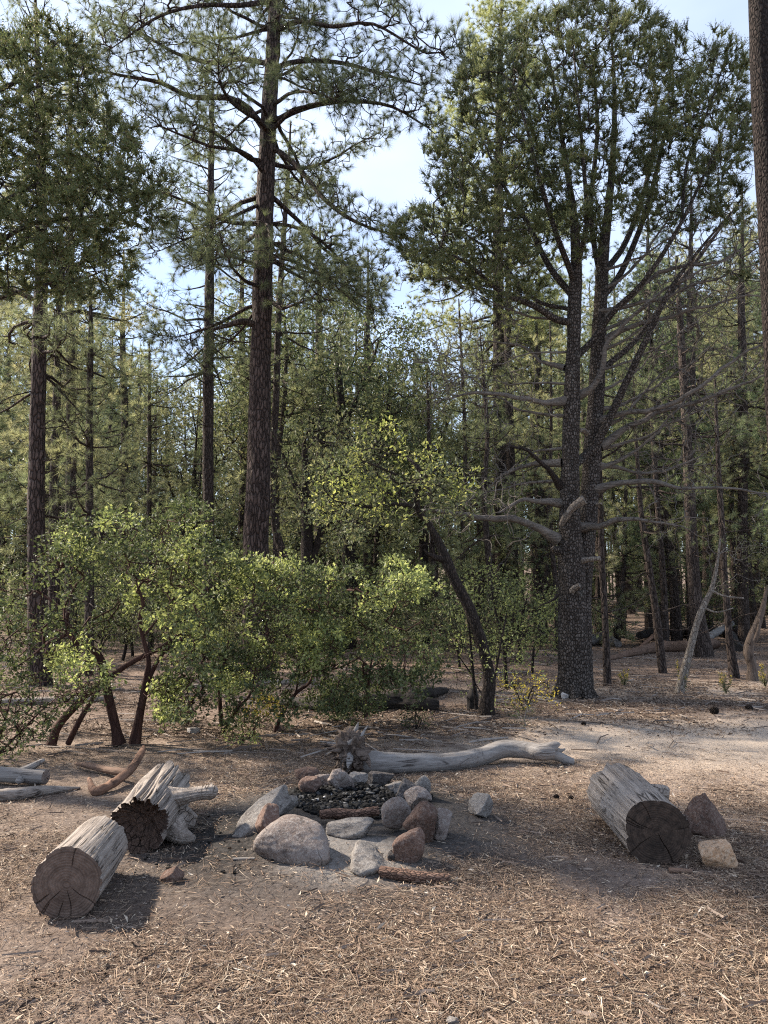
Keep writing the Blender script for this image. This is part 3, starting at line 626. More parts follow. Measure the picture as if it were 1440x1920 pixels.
# ------------------------------------------------------------------ generic limbed tree from pixel paths and crown polygon
def px_tree(name, label, cat, d, stems, poly, nl, lump_r, per, leaf, seed, bark='oak_bark', depth=2.0, step=.12, tip=.0025, leafmat='oak_leaf', lump_px=50, bias=.7, jit=.3, group=None, wt=None, fol='leaf', hg=1, sides=20, extra=None, twig=None, allow=1.0, lift=0, dz=0):
    p0 = stems[0][0]; pb = at(p0[0], p0[1], d); b = np.array([pb[0], d, gz(pb[0], d) - .03 + lift]); rng = np.random.default_rng(seed); TB = MB(); sk = Skel()
    for k, s_ in enumerate(stems):
        r_ = local(pxpath(s_, d), b); q = smooth_path(r_, .05); add_tube(TB, q[:, :3], q[:, 3], sides if k == 0 else max(8, sides - 6), trunk_disp(seed + k, .16, .12, 6)); c_ = smooth_path(r_, step * 1.4); i = -1 if k == 0 else sk.near(c_[0, :3])
        sk.path([list(x) for x in c_], i, False, True)
    for j in range(sk.n):
        if sk.P[j][2] < .25: sk.att[j] = False
    CB = MB()
    for (pl, n_, mt) in (poly if isinstance(poly, list) else [(poly, nl, 0)]):
        Lp = lumps(np.array(pl), n_, d, depth, rng, lump_px, None, wt); att = []
        for x, y, dd in Lp:
            c_ = at(x, y, d + dd + dz) - b; att.append(c_ + nrm(rng.normal(size=(per, 3))) * (rng.random((per, 1)) ** .4) * lump_r * rng.uniform(.7, 1.2) * np.array([1, 1, .75]))
        A = np.concatenate(att); A = A[A[:, 2] > .04]; n0 = sk.n; sk.grow(A, rng, step, bias, jit, 2.5); sk.radii(tip, 2.4); P, D = tips(sk, hg, .9, rng)
        m = np.array([True] * len(P)); P0 = P
        idx = np.nonzero((sk.hgt[:sk.n] <= hg) & (sk.fix[:sk.n] == 0) & (sk.r <= .02) & sk.mesh[:sk.n] & (np.arange(sk.n) >= n0))[0]; P, D = sk.P[idx], sk.D[idx]
        k_, sz, asp, sc_ = leaf
        if fol == 'spray': f_spray(CB, rng, P, D, 14, 12, .17, .031, .42, .15, .9)
        elif mt >= 0: f_leaves(CB, rng, P, nrm(D + np.array([0, 0, .3])), k_, sz, asp, sc_, .7, mt)
    sk.tubes(TB); mats = leafmat if isinstance(leafmat, (list, tuple)) else [leafmat]
    root = empty(name, tuple(b), label, cat, group); link('trunk', TB.mesh('trunk', M[bark]), root); link('crown', CB.mesh('crown', [M[m_] for m_ in mats], False), root); return root

# leaning oak
px_tree('oak_tree', 'crooked leaning oak with blackish trunk and yellow green leaves', 'tree', 10.0,
        [[(912, 1338, 32), (914, 1310, 25), (917, 1270, 22), (908, 1225, 22), (895, 1180, 20), (877, 1135, 19), (853, 1088, 18), (836, 1050, 20), (822, 1015, 15), (800, 978, 12), (783, 955, 13), (783, 920, 11, -.1), (792, 895, 10, -.1), (778, 870, 7, -.1), (755, 855, 4)],
         [(783, 950, 9), (740, 945, 7, -.3), (690, 950, 5, -.5), (630, 940, 3, -.7)], [(792, 897, 7, -.1), (820, 880, 6, .2), (845, 872, 4, .4), (880, 880, 2, .6)], [(785, 930, 6), (760, 900, 5, -.4), (720, 880, 4, -.7), (670, 860, 2, -.8)], [(838, 1050, 14), (815, 1045, 11, -.1), (800, 1036, 6, -.2), (795, 1030, 3, -.2)]],
        [([(620, 830), (640, 800), (690, 800), (720, 795), (760, 830), (830, 850), (880, 880), (900, 940), (860, 935), (800, 910), (760, 965), (700, 985), (640, 975), (600, 940), (625, 880)], 34, 0), ([(570, 900), (620, 840), (700, 850), (760, 900), (840, 880), (880, 960), (760, 1000), (660, 1020), (590, 990)], 34, 1)], 0, .20, 12, (7, .058, .50, .06), 31, depth=2.2, leafmat=['yellow_leaf', 'oak_leaf'], lump_px=40)
px_tree('oak_sapling', 'thin sapling with pale yellow green leaves beside the leaning oak trunk', 'sapling', 10.2, [[(893, 1330, 6), (886, 1250, 5), (880, 1180, 4), (870, 1120, 3)], [(888, 1270, 3), (860, 1230, 2)], [(918, 1330, 5), (935, 1230, 4), (950, 1150, 3)]],
        [([(830, 1230), (850, 1180), (900, 1170), (960, 1200), (1000, 1270), (990, 1330), (930, 1320), (850, 1300)], 20, 0)], 0, .16, 7, (4, .05, .4, .06), 32, 'oak_bark', 1.4, leafmat='lime_leaf', lump_px=40)
px_tree('understory_shrub', 'hazy lime green shrub between the leaning oak and the juniper', 'shrub', 12.6, [[(950, 1300, 8), (945, 1220, 6), (930, 1150, 4), (920, 1100, 3)], [(946, 1230, 5), (980, 1150, 4), (990, 1110, 2)]],
        [([(830, 1130), (870, 1075), (930, 1065), (1000, 1090), (1040, 1140), (1030, 1230), (960, 1240), (870, 1200)], 34, 0)], 0, .26, 12, (7, .058, .45, .08), 33, 'oak_bark', 1.8, leafmat='lime_leaf', lump_px=42)
px_tree('yellow_leaf_bush', 'low bush with yellow green leaves in front of the juniper foot', 'bush', 10.4, [[(985, 1338, 4), (990, 1310, 3), (1000, 1285, 2)], [(985, 1338, 3), (970, 1300, 2), (958, 1275, 2)]],
        [([(945, 1270), (990, 1262), (1035, 1280), (1030, 1310), (990, 1325), (950, 1310)], 12, 0)], 0, .13, 8, (5, .042, .4, .04), 34, 'oak_bark', .8, leafmat='gold_leaf', lump_px=26)
px_tree('low_weed', 'wispy grey green weed on the ground below the yellow green bush', 'plant', 9.2, [[(985, 1362, 2), (984, 1345, 2), (988, 1325, 1)]], [([(960, 1355), (970, 1325), (1000, 1320), (1010, 1350), (990, 1362)], 8, 0)], 0, .10, 8, (4, .035, .2, .03), 35, 'grey_twig', .4, leafmat='oak_leaf', lump_px=20)
px_tree('small_bush', 'small dark green bush on the ground behind the silver trunk', 'bush', 8.9, [[(780, 1372, 3), (780, 1355, 2), (778, 1335, 1)]], [([(755, 1365), (758, 1335), (785, 1325), (805, 1345), (800, 1368)], 10, 0)], 0, .09, 9, (5, .035, .4, .03), 36, 'oak_bark', .4, leafmat='manz_leaf', lump_px=20)

# manzanita shrubs
MZ = dict(bark='red_bark', depth=1.9, leafmat=['manz_leaf', 'lime_leaf'], lump_px=46, bias=.5, jit=.5, step=.10)  # lime clumps among the dark leaves paint sunlit patches into the crowns
px_tree('manzanita_shrub', 'large manzanita with four crooked dark trunks at the left', 'shrub', 8.0,
        [[(222, 1396, 25.2), (216, 1360, 17.8), (200, 1290, 16.3), (190, 1240, 14.8), (172, 1216, 11.8, -.1), (140, 1200, 10.4, -.2), (124, 1175, 8.9, -.2), (128, 1148, 5.9, -.2)],
         [(95, 1398, 17.8), (110, 1360, 14.8, .05), (155, 1310, 13.3, .1), (205, 1270, 11.8, .2), (250, 1240, 9.6, .2), (300, 1215, 7.4, .2), (335, 1190, 5.2, .2)],
         [(128, 1394, 11.8), (150, 1350, 9.6, -.1), (180, 1300, 8.1, -.1), (205, 1270, 7.4, 0)],
         [(252, 1394, 22.2, .1), (262, 1340, 14.8, .1), (275, 1270, 11.1, .1), (278, 1235, 8.9, .1), (268, 1195, 8.1, .1), (262, 1160, 7.4, .1), (268, 1130, 5.9, .1), (258, 1100, 3.7, .1)],
         [(272, 1290, 8.9, .1), (295, 1240, 8.1, .1), (315, 1215, 7.4, .1), (340, 1200, 5.9, .1), (348, 1185, 3.7)],
         [(124, 1190, 7.4, -.2), (90, 1205, 5.2, -.3), (60, 1230, 3.7, -.4), (20, 1258, 2.2, -.5)], [(172, 1255, 5.2), (148, 1265, 4.4, -.2), (142, 1300, 3.7, -.3), (100, 1330, 2.2, -.4)], [(268, 1195, 4.4, .1), (320, 1130, 3.7, .3), (335, 1105, 2.2)], [(128, 1150, 4.4, -.2), (70, 1110, 3.7, -.1), (20, 1105, 2.2)]],
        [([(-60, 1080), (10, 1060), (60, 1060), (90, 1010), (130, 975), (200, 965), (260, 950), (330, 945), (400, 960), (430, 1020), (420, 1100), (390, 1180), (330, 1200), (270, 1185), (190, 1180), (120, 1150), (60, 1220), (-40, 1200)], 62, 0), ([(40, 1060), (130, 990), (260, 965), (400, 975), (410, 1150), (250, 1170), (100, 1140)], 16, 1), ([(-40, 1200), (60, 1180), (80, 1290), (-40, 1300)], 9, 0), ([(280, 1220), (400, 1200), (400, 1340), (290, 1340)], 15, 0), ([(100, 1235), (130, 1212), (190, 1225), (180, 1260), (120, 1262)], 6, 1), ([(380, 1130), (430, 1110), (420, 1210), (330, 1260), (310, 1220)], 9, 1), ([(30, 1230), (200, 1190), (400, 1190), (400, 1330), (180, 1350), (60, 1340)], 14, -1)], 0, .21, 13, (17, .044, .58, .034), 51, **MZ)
px_tree('manzanita_shrub', 'slender stemmed manzanita in front of the tallest pine', 'shrub', 8.6,
        [[(416, 1362, 8.9), (412, 1310, 7.4), (414, 1265, 5.9), (425, 1230, 4.4), (430, 1180, 3.0)], [(418, 1375, 6.7), (440, 1335, 5.9), (470, 1300, 4.4), (480, 1250, 3.0), (500, 1190, 2.2)], [(352, 1355, 6.7), (362, 1310, 5.9), (380, 1290, 4.4), (372, 1260, 3.7), (390, 1220, 2.2)], [(414, 1270, 4.4), (380, 1200, 3.0), (370, 1130, 2.2)]],
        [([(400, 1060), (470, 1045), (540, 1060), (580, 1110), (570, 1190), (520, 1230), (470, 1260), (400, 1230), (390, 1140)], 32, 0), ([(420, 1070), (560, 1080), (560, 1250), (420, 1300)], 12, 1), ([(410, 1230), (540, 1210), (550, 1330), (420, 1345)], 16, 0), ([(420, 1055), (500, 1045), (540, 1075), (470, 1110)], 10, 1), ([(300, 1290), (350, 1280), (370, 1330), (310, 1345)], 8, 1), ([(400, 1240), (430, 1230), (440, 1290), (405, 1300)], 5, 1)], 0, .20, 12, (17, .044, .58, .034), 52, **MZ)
px_tree('manzanita_shrub', 'wide dark green manzanita above the burnt log at centre', 'shrub', 8.9,
        [[(512, 1382, 6.7), (528, 1340, 6.7), (555, 1300, 5.9), (580, 1280, 5.2), (592, 1245, 4.4), (600, 1200, 3.0)], [(555, 1300, 3.7), (560, 1250, 3.0), (540, 1200, 2.2)], [(686, 1345, 7.4, .3), (690, 1290, 5.9, .3), (700, 1220, 4.4, .3), (720, 1160, 3.0, .3)], [(592, 1262, 4.4), (640, 1250, 3.7, .1), (680, 1230, 2.2, .1)], [(603, 1340, 3.7, .5), (605, 1280, 3.0, .5), (640, 1200, 2.2, .5)]],
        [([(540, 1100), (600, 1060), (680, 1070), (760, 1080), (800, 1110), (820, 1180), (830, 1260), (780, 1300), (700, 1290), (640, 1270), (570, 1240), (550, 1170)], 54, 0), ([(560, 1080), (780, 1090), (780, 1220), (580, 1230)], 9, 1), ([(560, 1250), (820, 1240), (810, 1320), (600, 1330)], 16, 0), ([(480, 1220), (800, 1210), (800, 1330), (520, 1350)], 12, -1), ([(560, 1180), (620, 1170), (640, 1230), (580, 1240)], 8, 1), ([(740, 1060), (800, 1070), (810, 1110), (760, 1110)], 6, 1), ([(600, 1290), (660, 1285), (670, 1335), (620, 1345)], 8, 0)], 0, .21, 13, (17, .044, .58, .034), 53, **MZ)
px_tree('low_shrub', 'small bright lime green bush on the ground left of centre', 'bush', 8.2, [[(455, 1392, 3), (456, 1375, 3), (452, 1355, 2)], [(455, 1392, 2), (480, 1360, 2), (490, 1330, 1)]], [([(425, 1388), (430, 1355), (460, 1340), (500, 1350), (490, 1380), (450, 1392)], 14, 0), ([(450, 1330), (500, 1310), (530, 1320), (500, 1345)], 8, 1)], 0, .09, 10, (7, .034, .5, .03), 54, bark='red_bark', depth=.6, leafmat=['lime_leaf', 'gold_leaf'], lump_px=22)
px_tree('low_shrub', 'leafy dark green bush filling the left edge behind the smooth log', 'bush', 7.3, [[(-20, 1432, 8), (0, 1380, 6), (15, 1330, 4)], [(-20, 1432, 6), (50, 1360, 4), (90, 1320, 2)]], [([(-60, 1420), (-60, 1260), (0, 1275), (60, 1300), (100, 1310), (90, 1350), (50, 1390), (20, 1420)], 40, 0), ([(100, 1270), (200, 1270), (190, 1310), (120, 1320)], 9, 0)], 0, .17, 14, (9, .036, .55, .035), 55, **{**MZ, 'depth': .9})
for k, (x, y, h, lb) in enumerate(((1170, 1286, 34, 'small yellow flowered plant just right of the slim trunk near the juniper'), (1283, 1300, 58, 'tallest yellow flowered plant beside the pale leaning trunk'), (1362, 1300, 40, 'yellow flowered plant between the slim pine and twisted stump'), (1436, 1290, 40, 'yellow flowered plant at the right edge of the frame'))):
    p = gp(x, y); rng = np.random.default_rng(k + 60); TB, CB, FB = MB(), MB(), MB(); s = p[1] / FPX
    for j in range(9):
        a_ = rng.uniform(0, 2 * pi); h_ = h * s * rng.uniform(.5, 1.05); q = smooth_path([[0, 0, 0, .004], [cos(a_) * .04, sin(a_) * .04, h_ * .5, .003], [cos(a_) * .09, sin(a_) * .09, h_, .0015]], .05); V, F, _, _ = tube(q[:, :3], q[:, 3], 4); TB.add(V, F)
        m = len(q) // 4; f_leaves(CB, rng, q[m:-1, :3], nrm(np.tile([cos(a_), sin(a_), .6], (len(q) - 1 - m, 1))), 4, .05, .2, .01)
        f_leaves(FB, rng, q[-2:, :3], np.tile([0, 0, 1.], (2, 1)), 7, .016, .7, .012)
    r = empty('flower_plant', tuple(p), lb, 'flower', 'yellow flowered plants under the trees', 0); link('stem', TB.mesh('stem', M['oak_bark']), r); link('foliage', CB.mesh('foliage', M['oak_leaf'], False), r); link('flowers' if 0 else 'blossom', FB.mesh('blossom', M['flower'], False), r)

# ------------------------------------------------------------------ juniper hanging in from the left edge
px_tree('juniper_tree', 'dark juniper whose shaded boughs hang in at the upper left', 'tree', 7.4,
        [[(-420, 1420, 90), (-400, 1100, 70), (-360, 800, 60), (-330, 500, 50), (-300, 200, 36), (-280, -50, 14)], [(-335, 540, 26), (-200, 480, 20), (-60, 420, 14), (60, 350, 9), (130, 345, 7), (180, 360, 3)], [(-340, 620, 24), (-180, 560, 18), (-40, 480, 12), (60, 420, 8), (180, 405, 6), (245, 395, 5), (290, 360, 2)], [(-310, 260, 26), (-180, 200, 18), (-60, 190, 12), (40, 150, 7), (110, 120, 3)], [(-345, 660, 22), (-200, 640, 16), (-60, 580, 10), (60, 540, 6), (150, 520, 3)]],
        [([(-200, 60), (-60, 40), (30, 70), (60, 60), (120, 55), (165, 130), (170, 190), (150, 240), (200, 225), (250, 260), (285, 320), (310, 380), (290, 430), (240, 400), (215, 440), (235, 500), (200, 540), (100, 560), (30, 520), (-60, 600), (-200, 560), (-260, 300)], 240, 0)], 0, .22, 13, (60, .050, .24, .036), 71, bark='gator_bark', depth=1.8, leafmat='juniper_leaf', lump_px=66, step=.15, wt=lambda q: np.where(q[:, 0] > -20, 1, .35), fol='spray')

# pine with its trunk at the right edge
d = 7.5; rows = pxpath([(1495, 1400, 62), (1478, 1000, 56), (1462, 760, 50), (1452, 560, 46), (1440, 350, 44), (1430, 180, 42), (1422, 0, 38), (1416, -160, 36), (1408, -500, 30), (1400, -900, 20), (1398, -1200, 8)], d); b = np.array([rows[0, 0], d, gz(rows[0, 0], d) - .1]); rows[0, 2] = b[2]
ml, cr, n = pine(15, rows[-1, 2] - b[2], 9.8, 1.8, local(rows, b), tuft=(26, .17, .004), dens=6, gap=.9, dead=0, sides=40, mat_b='rough_shade_bark', mat_n='needle', tstep=.05, nb=(2, 3), dead_len=(.2, .6))
pr = put('pine_tree', ml, cr, tuple(b), 'near pine whose dark trunk runs down the upper right edge', 'tree')

# ------------------------------------------------------------------ named middle distance trees
def straight(H, r0, seed, bend=.25, r1=.02):
    rng = np.random.default_rng(seed); k = 7; z = np.linspace(0, H, k); x = np.cumsum(rng.normal(size=k)) * bend * .3; y = np.cumsum(rng.normal(size=k)) * bend * .3
    return np.stack([x - x[0], y - y[0], z, r0 * (1 - z / H) ** .75 + r1 + r0 * .25 * np.exp(-z / .4)], -1)
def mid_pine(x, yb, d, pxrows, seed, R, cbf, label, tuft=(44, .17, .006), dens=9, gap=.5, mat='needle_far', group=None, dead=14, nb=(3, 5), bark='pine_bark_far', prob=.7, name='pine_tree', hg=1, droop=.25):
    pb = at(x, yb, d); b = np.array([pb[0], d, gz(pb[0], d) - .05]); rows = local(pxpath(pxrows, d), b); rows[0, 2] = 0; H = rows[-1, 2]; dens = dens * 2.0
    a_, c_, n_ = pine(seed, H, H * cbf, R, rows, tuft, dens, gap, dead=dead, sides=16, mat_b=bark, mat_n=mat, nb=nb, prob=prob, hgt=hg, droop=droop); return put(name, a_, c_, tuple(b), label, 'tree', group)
mid_pine(390, 1230, 19, [(392, 1230, 26), (391, 1010, 21), (390, 800, 21), (392, 600, 19), (394, 450, 16), (396, 300, 12), (398, 200, 8), (399, 150, 3)], 21, 2.1, .46, 'second straight pine standing left of the tallest pine', dens=11, gap=.42, tuft=(34, .17, .0052))
mid_pine(530, 1235, 20, [(555, 1215, 24), (540, 1080, 18), (515, 980, 15), (512, 870, 14), (518, 740, 13), (522, 600, 12), (532, 440, 10), (540, 330, 8), (545, 230, 3)], 22, 2.0, .5, 'leaning dark pine just right of the tallest pine trunk', dens=10)
mid_pine(72, 1284, 13.6, [(76, 1292, 46), (72, 1200, 38), (68, 1000, 32), (70, 800, 29), (75, 600, 26), (78, 450, 22), (76, 250, 16), (70, 100, 10), (66, -20, 4)], 23, 2.4, .42, 'thick pine at far left with its base visible between shrub stems', dens=9, tuft=(32, .17, .0045), bark='pine_bark', dead=18)
mid_pine(100, 1262, 16, [(102, 1262, 22), (101, 1000, 18), (103, 850, 16), (108, 700, 14), (112, 560, 11), (115, 430, 8), (116, 330, 3)], 24, 1.9, .40, 'thinner pine immediately right of the thick far left pine', dens=10, dead=16)
mid_pine(168, 1270, 15, [(166, 1270, 19), (168, 1100, 16), (168, 900, 14), (168, 760, 13), (170, 640, 10), (170, 560, 6), (170, 520, 2)], 25, 1.75, .30, 'dark straight young pine with loose pale needles at left', dens=12, gap=.36, tuft=(36, .17, .0045), dead=16, droop=.35)
mid_pine(280, 1235, 22, [(282, 1235, 10), (280, 1000, 9), (280, 850, 8), (280, 720, 6), (280, 640, 3)], 26, 1.6, .35, 'slim young pine between the two straight trunks at left', dens=10, gap=.4)
mid_pine(940, 1205, 27, [(945, 1205, 30), (940, 1000, 26), (937, 800, 24), (935, 620, 22), (934, 450, 20), (936, 250, 15), (938, 100, 9), (940, -10, 3)], 27, 3.9, .44, 'sunlit yellow green tall pine rising behind the juniper crown', dens=13, gap=.42, tuft=(46, .2, .009), mat='needle_painted_sun', nb=(4, 6))
mid_pine(958, 1206, 26, [(968, 1206, 20), (962, 1000, 17), (956, 800, 16), (952, 620, 14), (955, 500, 10), (957, 420, 4)], 28, 1.8, .6, 'second trunk close beside the sunlit tall pine', dens=9)
mid_pine(868, 1215, 23, [(868, 1215, 9), (868, 1000, 9), (872, 850, 8), (868, 720, 6), (862, 600, 4), (860, 560, 2)], 29, 1.3, .35, 'spindly young pine between the leaning oak and the sunlit pine', dens=9, gap=.4)
for x_, yt_, d_, w_, R_, lb_ in ((132, 60, 18, 20, 2.5, 'tall pine whose crown shows behind the dark overhanging juniper'), (-60, 120, 19, 24, 2.6, 'tall pine at the very left edge behind the thick one'), (232, 470, 25, 15, 2.2, 'pine with pale crown between the far left pair and the straight pine'), (600, 420, 30, 20, 2.8, 'pine crown rising above the broad oak just right of the tallest pine'), (690, 470, 33, 18, 2.7, 'pine whose rounded top meets the central sky gap'), (455, 400, 27, 16, 2.3, 'pine standing in the gap left of the tallest trunk'), (1215, 400, 27, 16, 2.4, 'pine filling the space right behind the juniper limbs'), (1296, 330, 24, 18, 2.5, 'tall pine behind the pale leaning trunk'), (1392, 350, 25, 18, 2.6, 'tall pine behind the twisted stump'), (1010, 480, 30, 16, 2.4, 'pine directly behind the left side of the juniper trunk')):
    mid_pine(x_, 1120 + 2160 / d_, d_, [(x_ + 3, 1120 + 2160 / d_, w_ * 1.15), (x_, 1000, w_), (x_ + 2, 800, w_ * .9), (x_ - 2, (800 + yt_) / 2, w_ * .7), (x_, yt_ + 90, w_ * .35), (x_, yt_, 3)], 100 + int(abs(x_)), R_, .36, lb_, dens=9, gap=.6, tuft=(36, .19, .0085))
def slim(x, yb, rows, seed, label, R=1.1, cbf=.5, bark='pine_bark_far', dens=8, dead=12, name='pine_tree', mat='needle_far'):
    d = gp(x, yb)[1]; return mid_pine(x, yb, d, rows, seed, R, cbf, label, dens=dens, gap=.5, dead=dead, bark=bark, name=name, tuft=(28, .15, .005), nb=(2, 4))
slim(1140, 1286, [(1139, 1286, 15), (1134, 1150, 12), (1128, 1050, 12), (1126, 950, 11), (1122, 800, 9), (1120, 650, 6), (1120, 560, 3)], 41, 'slim upright pine right beside the big juniper')
slim(1242, 1262, [(1243, 1262, 16), (1230, 1150, 14), (1215, 1050, 12), (1203, 970, 10), (1196, 880, 8), (1190, 760, 5), (1188, 700, 2)], 42, 'slim pine leaning left in front of the brush pile')
slim(1318, 1232, [(1322, 1232, 34), (1306, 1140, 26), (1298, 1040, 22), (1292, 900, 19), (1284, 750, 16), (1275, 600, 12), (1268, 480, 6)], 43, 'stout dark pine standing behind the brush pile', R=1.9, cbf=.45)
slim(1375, 1272, [(1378, 1274, 20), (1368, 1200, 14), (1360, 1100, 12), (1354, 1000, 11), (1346, 850, 8), (1340, 700, 4)], 44, 'slim pine between the pale leaning trunk and twisted stump')
slim(1104, 1262, [(1104, 1262, 9), (1103, 1150, 8), (1103, 1000, 6), (1104, 850, 3)], 45, 'very thin dark stem partly hidden by the juniper trunk', R=.7)
px_tree('leaning_tree', 'pale barked small tree leaning right on the right side', 'tree', gp(1275, 1300)[1], [[(1273, 1302, 16), (1282, 1262, 15), (1295, 1215, 13), (1308, 1165, 12), (1322, 1130, 11), (1334, 1105, 9), (1344, 1060, 6), (1350, 1010, 4)], [(1334, 1108, 6), (1360, 1118, 4, -.2), (1395, 1122, 3, -.3)], [(1320, 1140, 5), (1345, 1148, 3, -.2), (1375, 1140, 2, -.3)]],
        [([(1340, 1090), (1370, 1020), (1440, 1000), (1460, 1090), (1400, 1130)], 16, 0)], 0, .2, 8, (5, .05, .25, .05), 81, 'pale_bark', 1.2, leafmat='oak_leaf', lump_px=30)
px_tree('twisted_stump', 'twisted grey dead trunk near the right edge', 'dead tree', gp(1410, 1276)[1], [[(1411, 1280, 24), (1410, 1250, 18), (1403, 1225, 18), (1408, 1200, 17), (1420, 1170, 14), (1430, 1140, 9), (1438, 1100, 5)], [(1405, 1215, 10), (1420, 1190, 8, -.1), (1425, 1160, 5, -.1)]], [([(1425, 1120), (1450, 1080), (1500, 1060), (1500, 1130)], 5, 0)], 0, .15, 5, (3, .05, .25, .05), 82, 'root', .8, leafmat='oak_leaf', lump_px=26)

# dark forked oaks and broad evergreen oaks in the middle
OK = dict(bark='oak_bark', lump_px=44, bias=.6, jit=.3, step=.26, tip=.005, sides=16)
px_tree('oak_tree', 'dark forked oak in the shade right of the leaning dark pine', 'tree', 17.0, [[(572, 1260, 34), (574, 1100, 26), (576, 1040, 24), (575, 960, 19), (573, 890, 14), (570, 830, 8)], [(578, 1070, 14), (592, 1030, 13), (604, 980, 9), (615, 930, 5)], [(575, 960, 10), (550, 900, 8), (530, 850, 4)]],
        [([(520, 870), (560, 800), (640, 770), (700, 820), (720, 900), (700, 1000), (640, 1040), (560, 1000), (520, 960)], 60, 0)], 0, .38, 12, (8, .09, .5, .12), 91, depth=3.4, leafmat='oak_leaf', **OK)
big_oak = px_tree('oak_tree', 'broad dense green evergreen oak filling the centre behind the tallest pine', 'tree', 23.0, [[(650, 1215, 34), (655, 1050, 26), (650, 900, 22), (640, 760, 16), (630, 660, 8)], [(652, 950, 14), (700, 850, 11), (730, 760, 6)], [(650, 900, 14), (590, 800, 11), (560, 700, 6)], [(645, 800, 10), (690, 700, 8), (710, 640, 4)]],
        [([(370, 680), (400, 600), (470, 560), (560, 545), (640, 545), (700, 590), (760, 600), (800, 640), (810, 720), (790, 820), (760, 900), (700, 960), (620, 940), (560, 860), (480, 820), (400, 760)], 190, 0)], 0, .50, 14, (9, .12, .5, .17), 92, depth=5.0, leafmat='oak_leaf', **{**OK, 'lump_px': 50})
oak2 = px_tree('oak_tree', 'rounded green oak below the sky gap at centre right', 'tree', 26.0, [[(800, 1205, 24), (795, 1050, 18), (790, 900, 14), (785, 780, 8)], [(792, 930, 10), (830, 820, 7), (850, 760, 3)]],
        [([(700, 760), (730, 660), (790, 625), (840, 650), (880, 720), (900, 820), (880, 960), (820, 1020), (740, 980), (700, 880)], 120, 0)], 0, .50, 13, (9, .12, .5, .17), 93, depth=4.5, leafmat='oak_leaf', **{**OK, 'lump_px': 50})

# ------------------------------------------------------------------ repeated trees of the wood behind
protos = []
def proto_pine(seed, H, R, cbf, r0, **kw):
    a_, c_, n_ = pine(seed, H, H * cbf, R, straight(H, r0, seed), kw.pop('tuft', (32, .2, .012)), kw.pop('dens', 15), kw.pop('gap', .6), sides=10, tstep=.5, **kw); return a_, c_, H
specs = [(201, 12, 2.3, .22, .13), (202, 14, 2.5, .30, .15), (203, 9, 1.9, .15, .09), (204, 15, 2.4, .42, .14), (205, 7, 1.7, .08, .07), (206, 11, 1.6, .30, .075), (207, 13, 2.8, .26, .15)]
PR = [proto_pine(s, H, R, c, r, dead=16, dead_len=(.5, 1.8)) for s, H, R, c, r in specs]
def proto_oak(seed, H, R, r0, per=12, nl=60, leaf=(8, .13, .5, .16), mat='oak_leaf', shrub=False):
    rng = np.random.default_rng(seed); sk = Skel(); TB = MB()
    st = [[[0, 0, 0, r0], [.1, 0, H * .3, r0 * .8], [0, .1, H * .55, r0 * .5], [.1, 0, H * .8, r0 * .2]]] + [[[0, 0, H * rng.uniform(.15, .45), r0 * .5]] + [[cos(a_) * R * .35, sin(a_) * R * .35, H * .5, r0 * .35], [cos(a_) * R * .7, sin(a_) * R * .7, H * rng.uniform(.6, .8), r0 * .12]] for a_ in rng.uniform(0, 6.28, 5)]
    for k, s_ in enumerate(st):
        q = smooth_path(s_, .3); V, F, _, _ = tube(q[:, :3], q[:, 3], 8); TB.add(V, F); sk.path([list(x) for x in q], -1 if k == 0 else sk.near(q[0, :3]), False)
    u = nrm(rng.normal(size=(nl, 3))) * rng.uniform(.55, 1, (nl, 1)) ** .5 * np.array([R, R, H * .38]) + np.array([0, 0, H * .6]); A = (u[:, None, :] + nrm(rng.normal(size=(nl, per, 3))) * .42 * (R / 2.4) * rng.random((nl, per, 1)) ** .4).reshape(-1, 3); A = A[A[:, 2] > .15]
    sk.grow(A, rng, .28 * R / 2.4, .6, .3, 3); sk.radii(.004 * R / 2.4 + .001); sk.tubes(TB); P, D = tips(sk, 1, .9, rng, .05); CB = MB(); f_leaves(CB, rng, P, nrm(D + np.array([0, 0, .3])), *leaf, .7)
    return TB.mesh('trunk', M['oak_bark']), CB.mesh('crown', M[mat], False), H
PO = [proto_oak(301, 8, 2.6, .14), proto_oak(302, 6, 2.3, .10)]
PS = [proto_oak(401, 1.6, 1.0, .03, 10, 26, (8, .06, .45, .07), 'oak_leaf'), proto_oak(402, 1.2, .8, .02, 9, 22, (6, .05, .45, .06), 'manz_leaf')]
first = {}
def place(kind, k, x, y, sc, rz, label, group, cat, name):
    P_ = {'p': PR, 'o': PO, 's': PS}[kind][k]; z = gz(x, y) - .05; key = (kind, k)
    if key not in first:
        first[key] = put(name, P_[0], P_[1], (x, y, z), label, cat, group, rz, sc); return first[key]
    return copy_tree(first[key], (x, y, z), rz, sc, label, group, cat)
sky_x = [-200, 0, 60, 150, 250, 300, 350, 420, 560, 640, 700, 780, 830, 870, 950, 1050, 1150, 1250, 1350, 1500, 1700]
sky_y = [330, 340, 420, 500, 620, 710, 700, 540, 480, 510, 560, 640, 610, 590, 530, 490, 450, 420, 400, 380, 360]
rng = np.random.default_rng(777); taken = [(at(480, 1274, 14)[0], 14), (2.9, 11.7)]
def zone(x): return ('left', 'behind the left shrubs') if x < 430 else ('centre', 'between the tallest pine and the leaning oak') if x < 860 else ('middle right', 'behind the big juniper') if x < 1130 else ('right', 'in the shaded stand on the right')
kindlab = {0: 'mid sized pine', 1: 'tall broad pine', 2: 'short bushy pine', 3: 'tall bare stemmed pine', 4: 'young low branched pine', 5: 'thin pole like pine', 6: 'wide crowned pine'}
cnt = 0; tries = 0
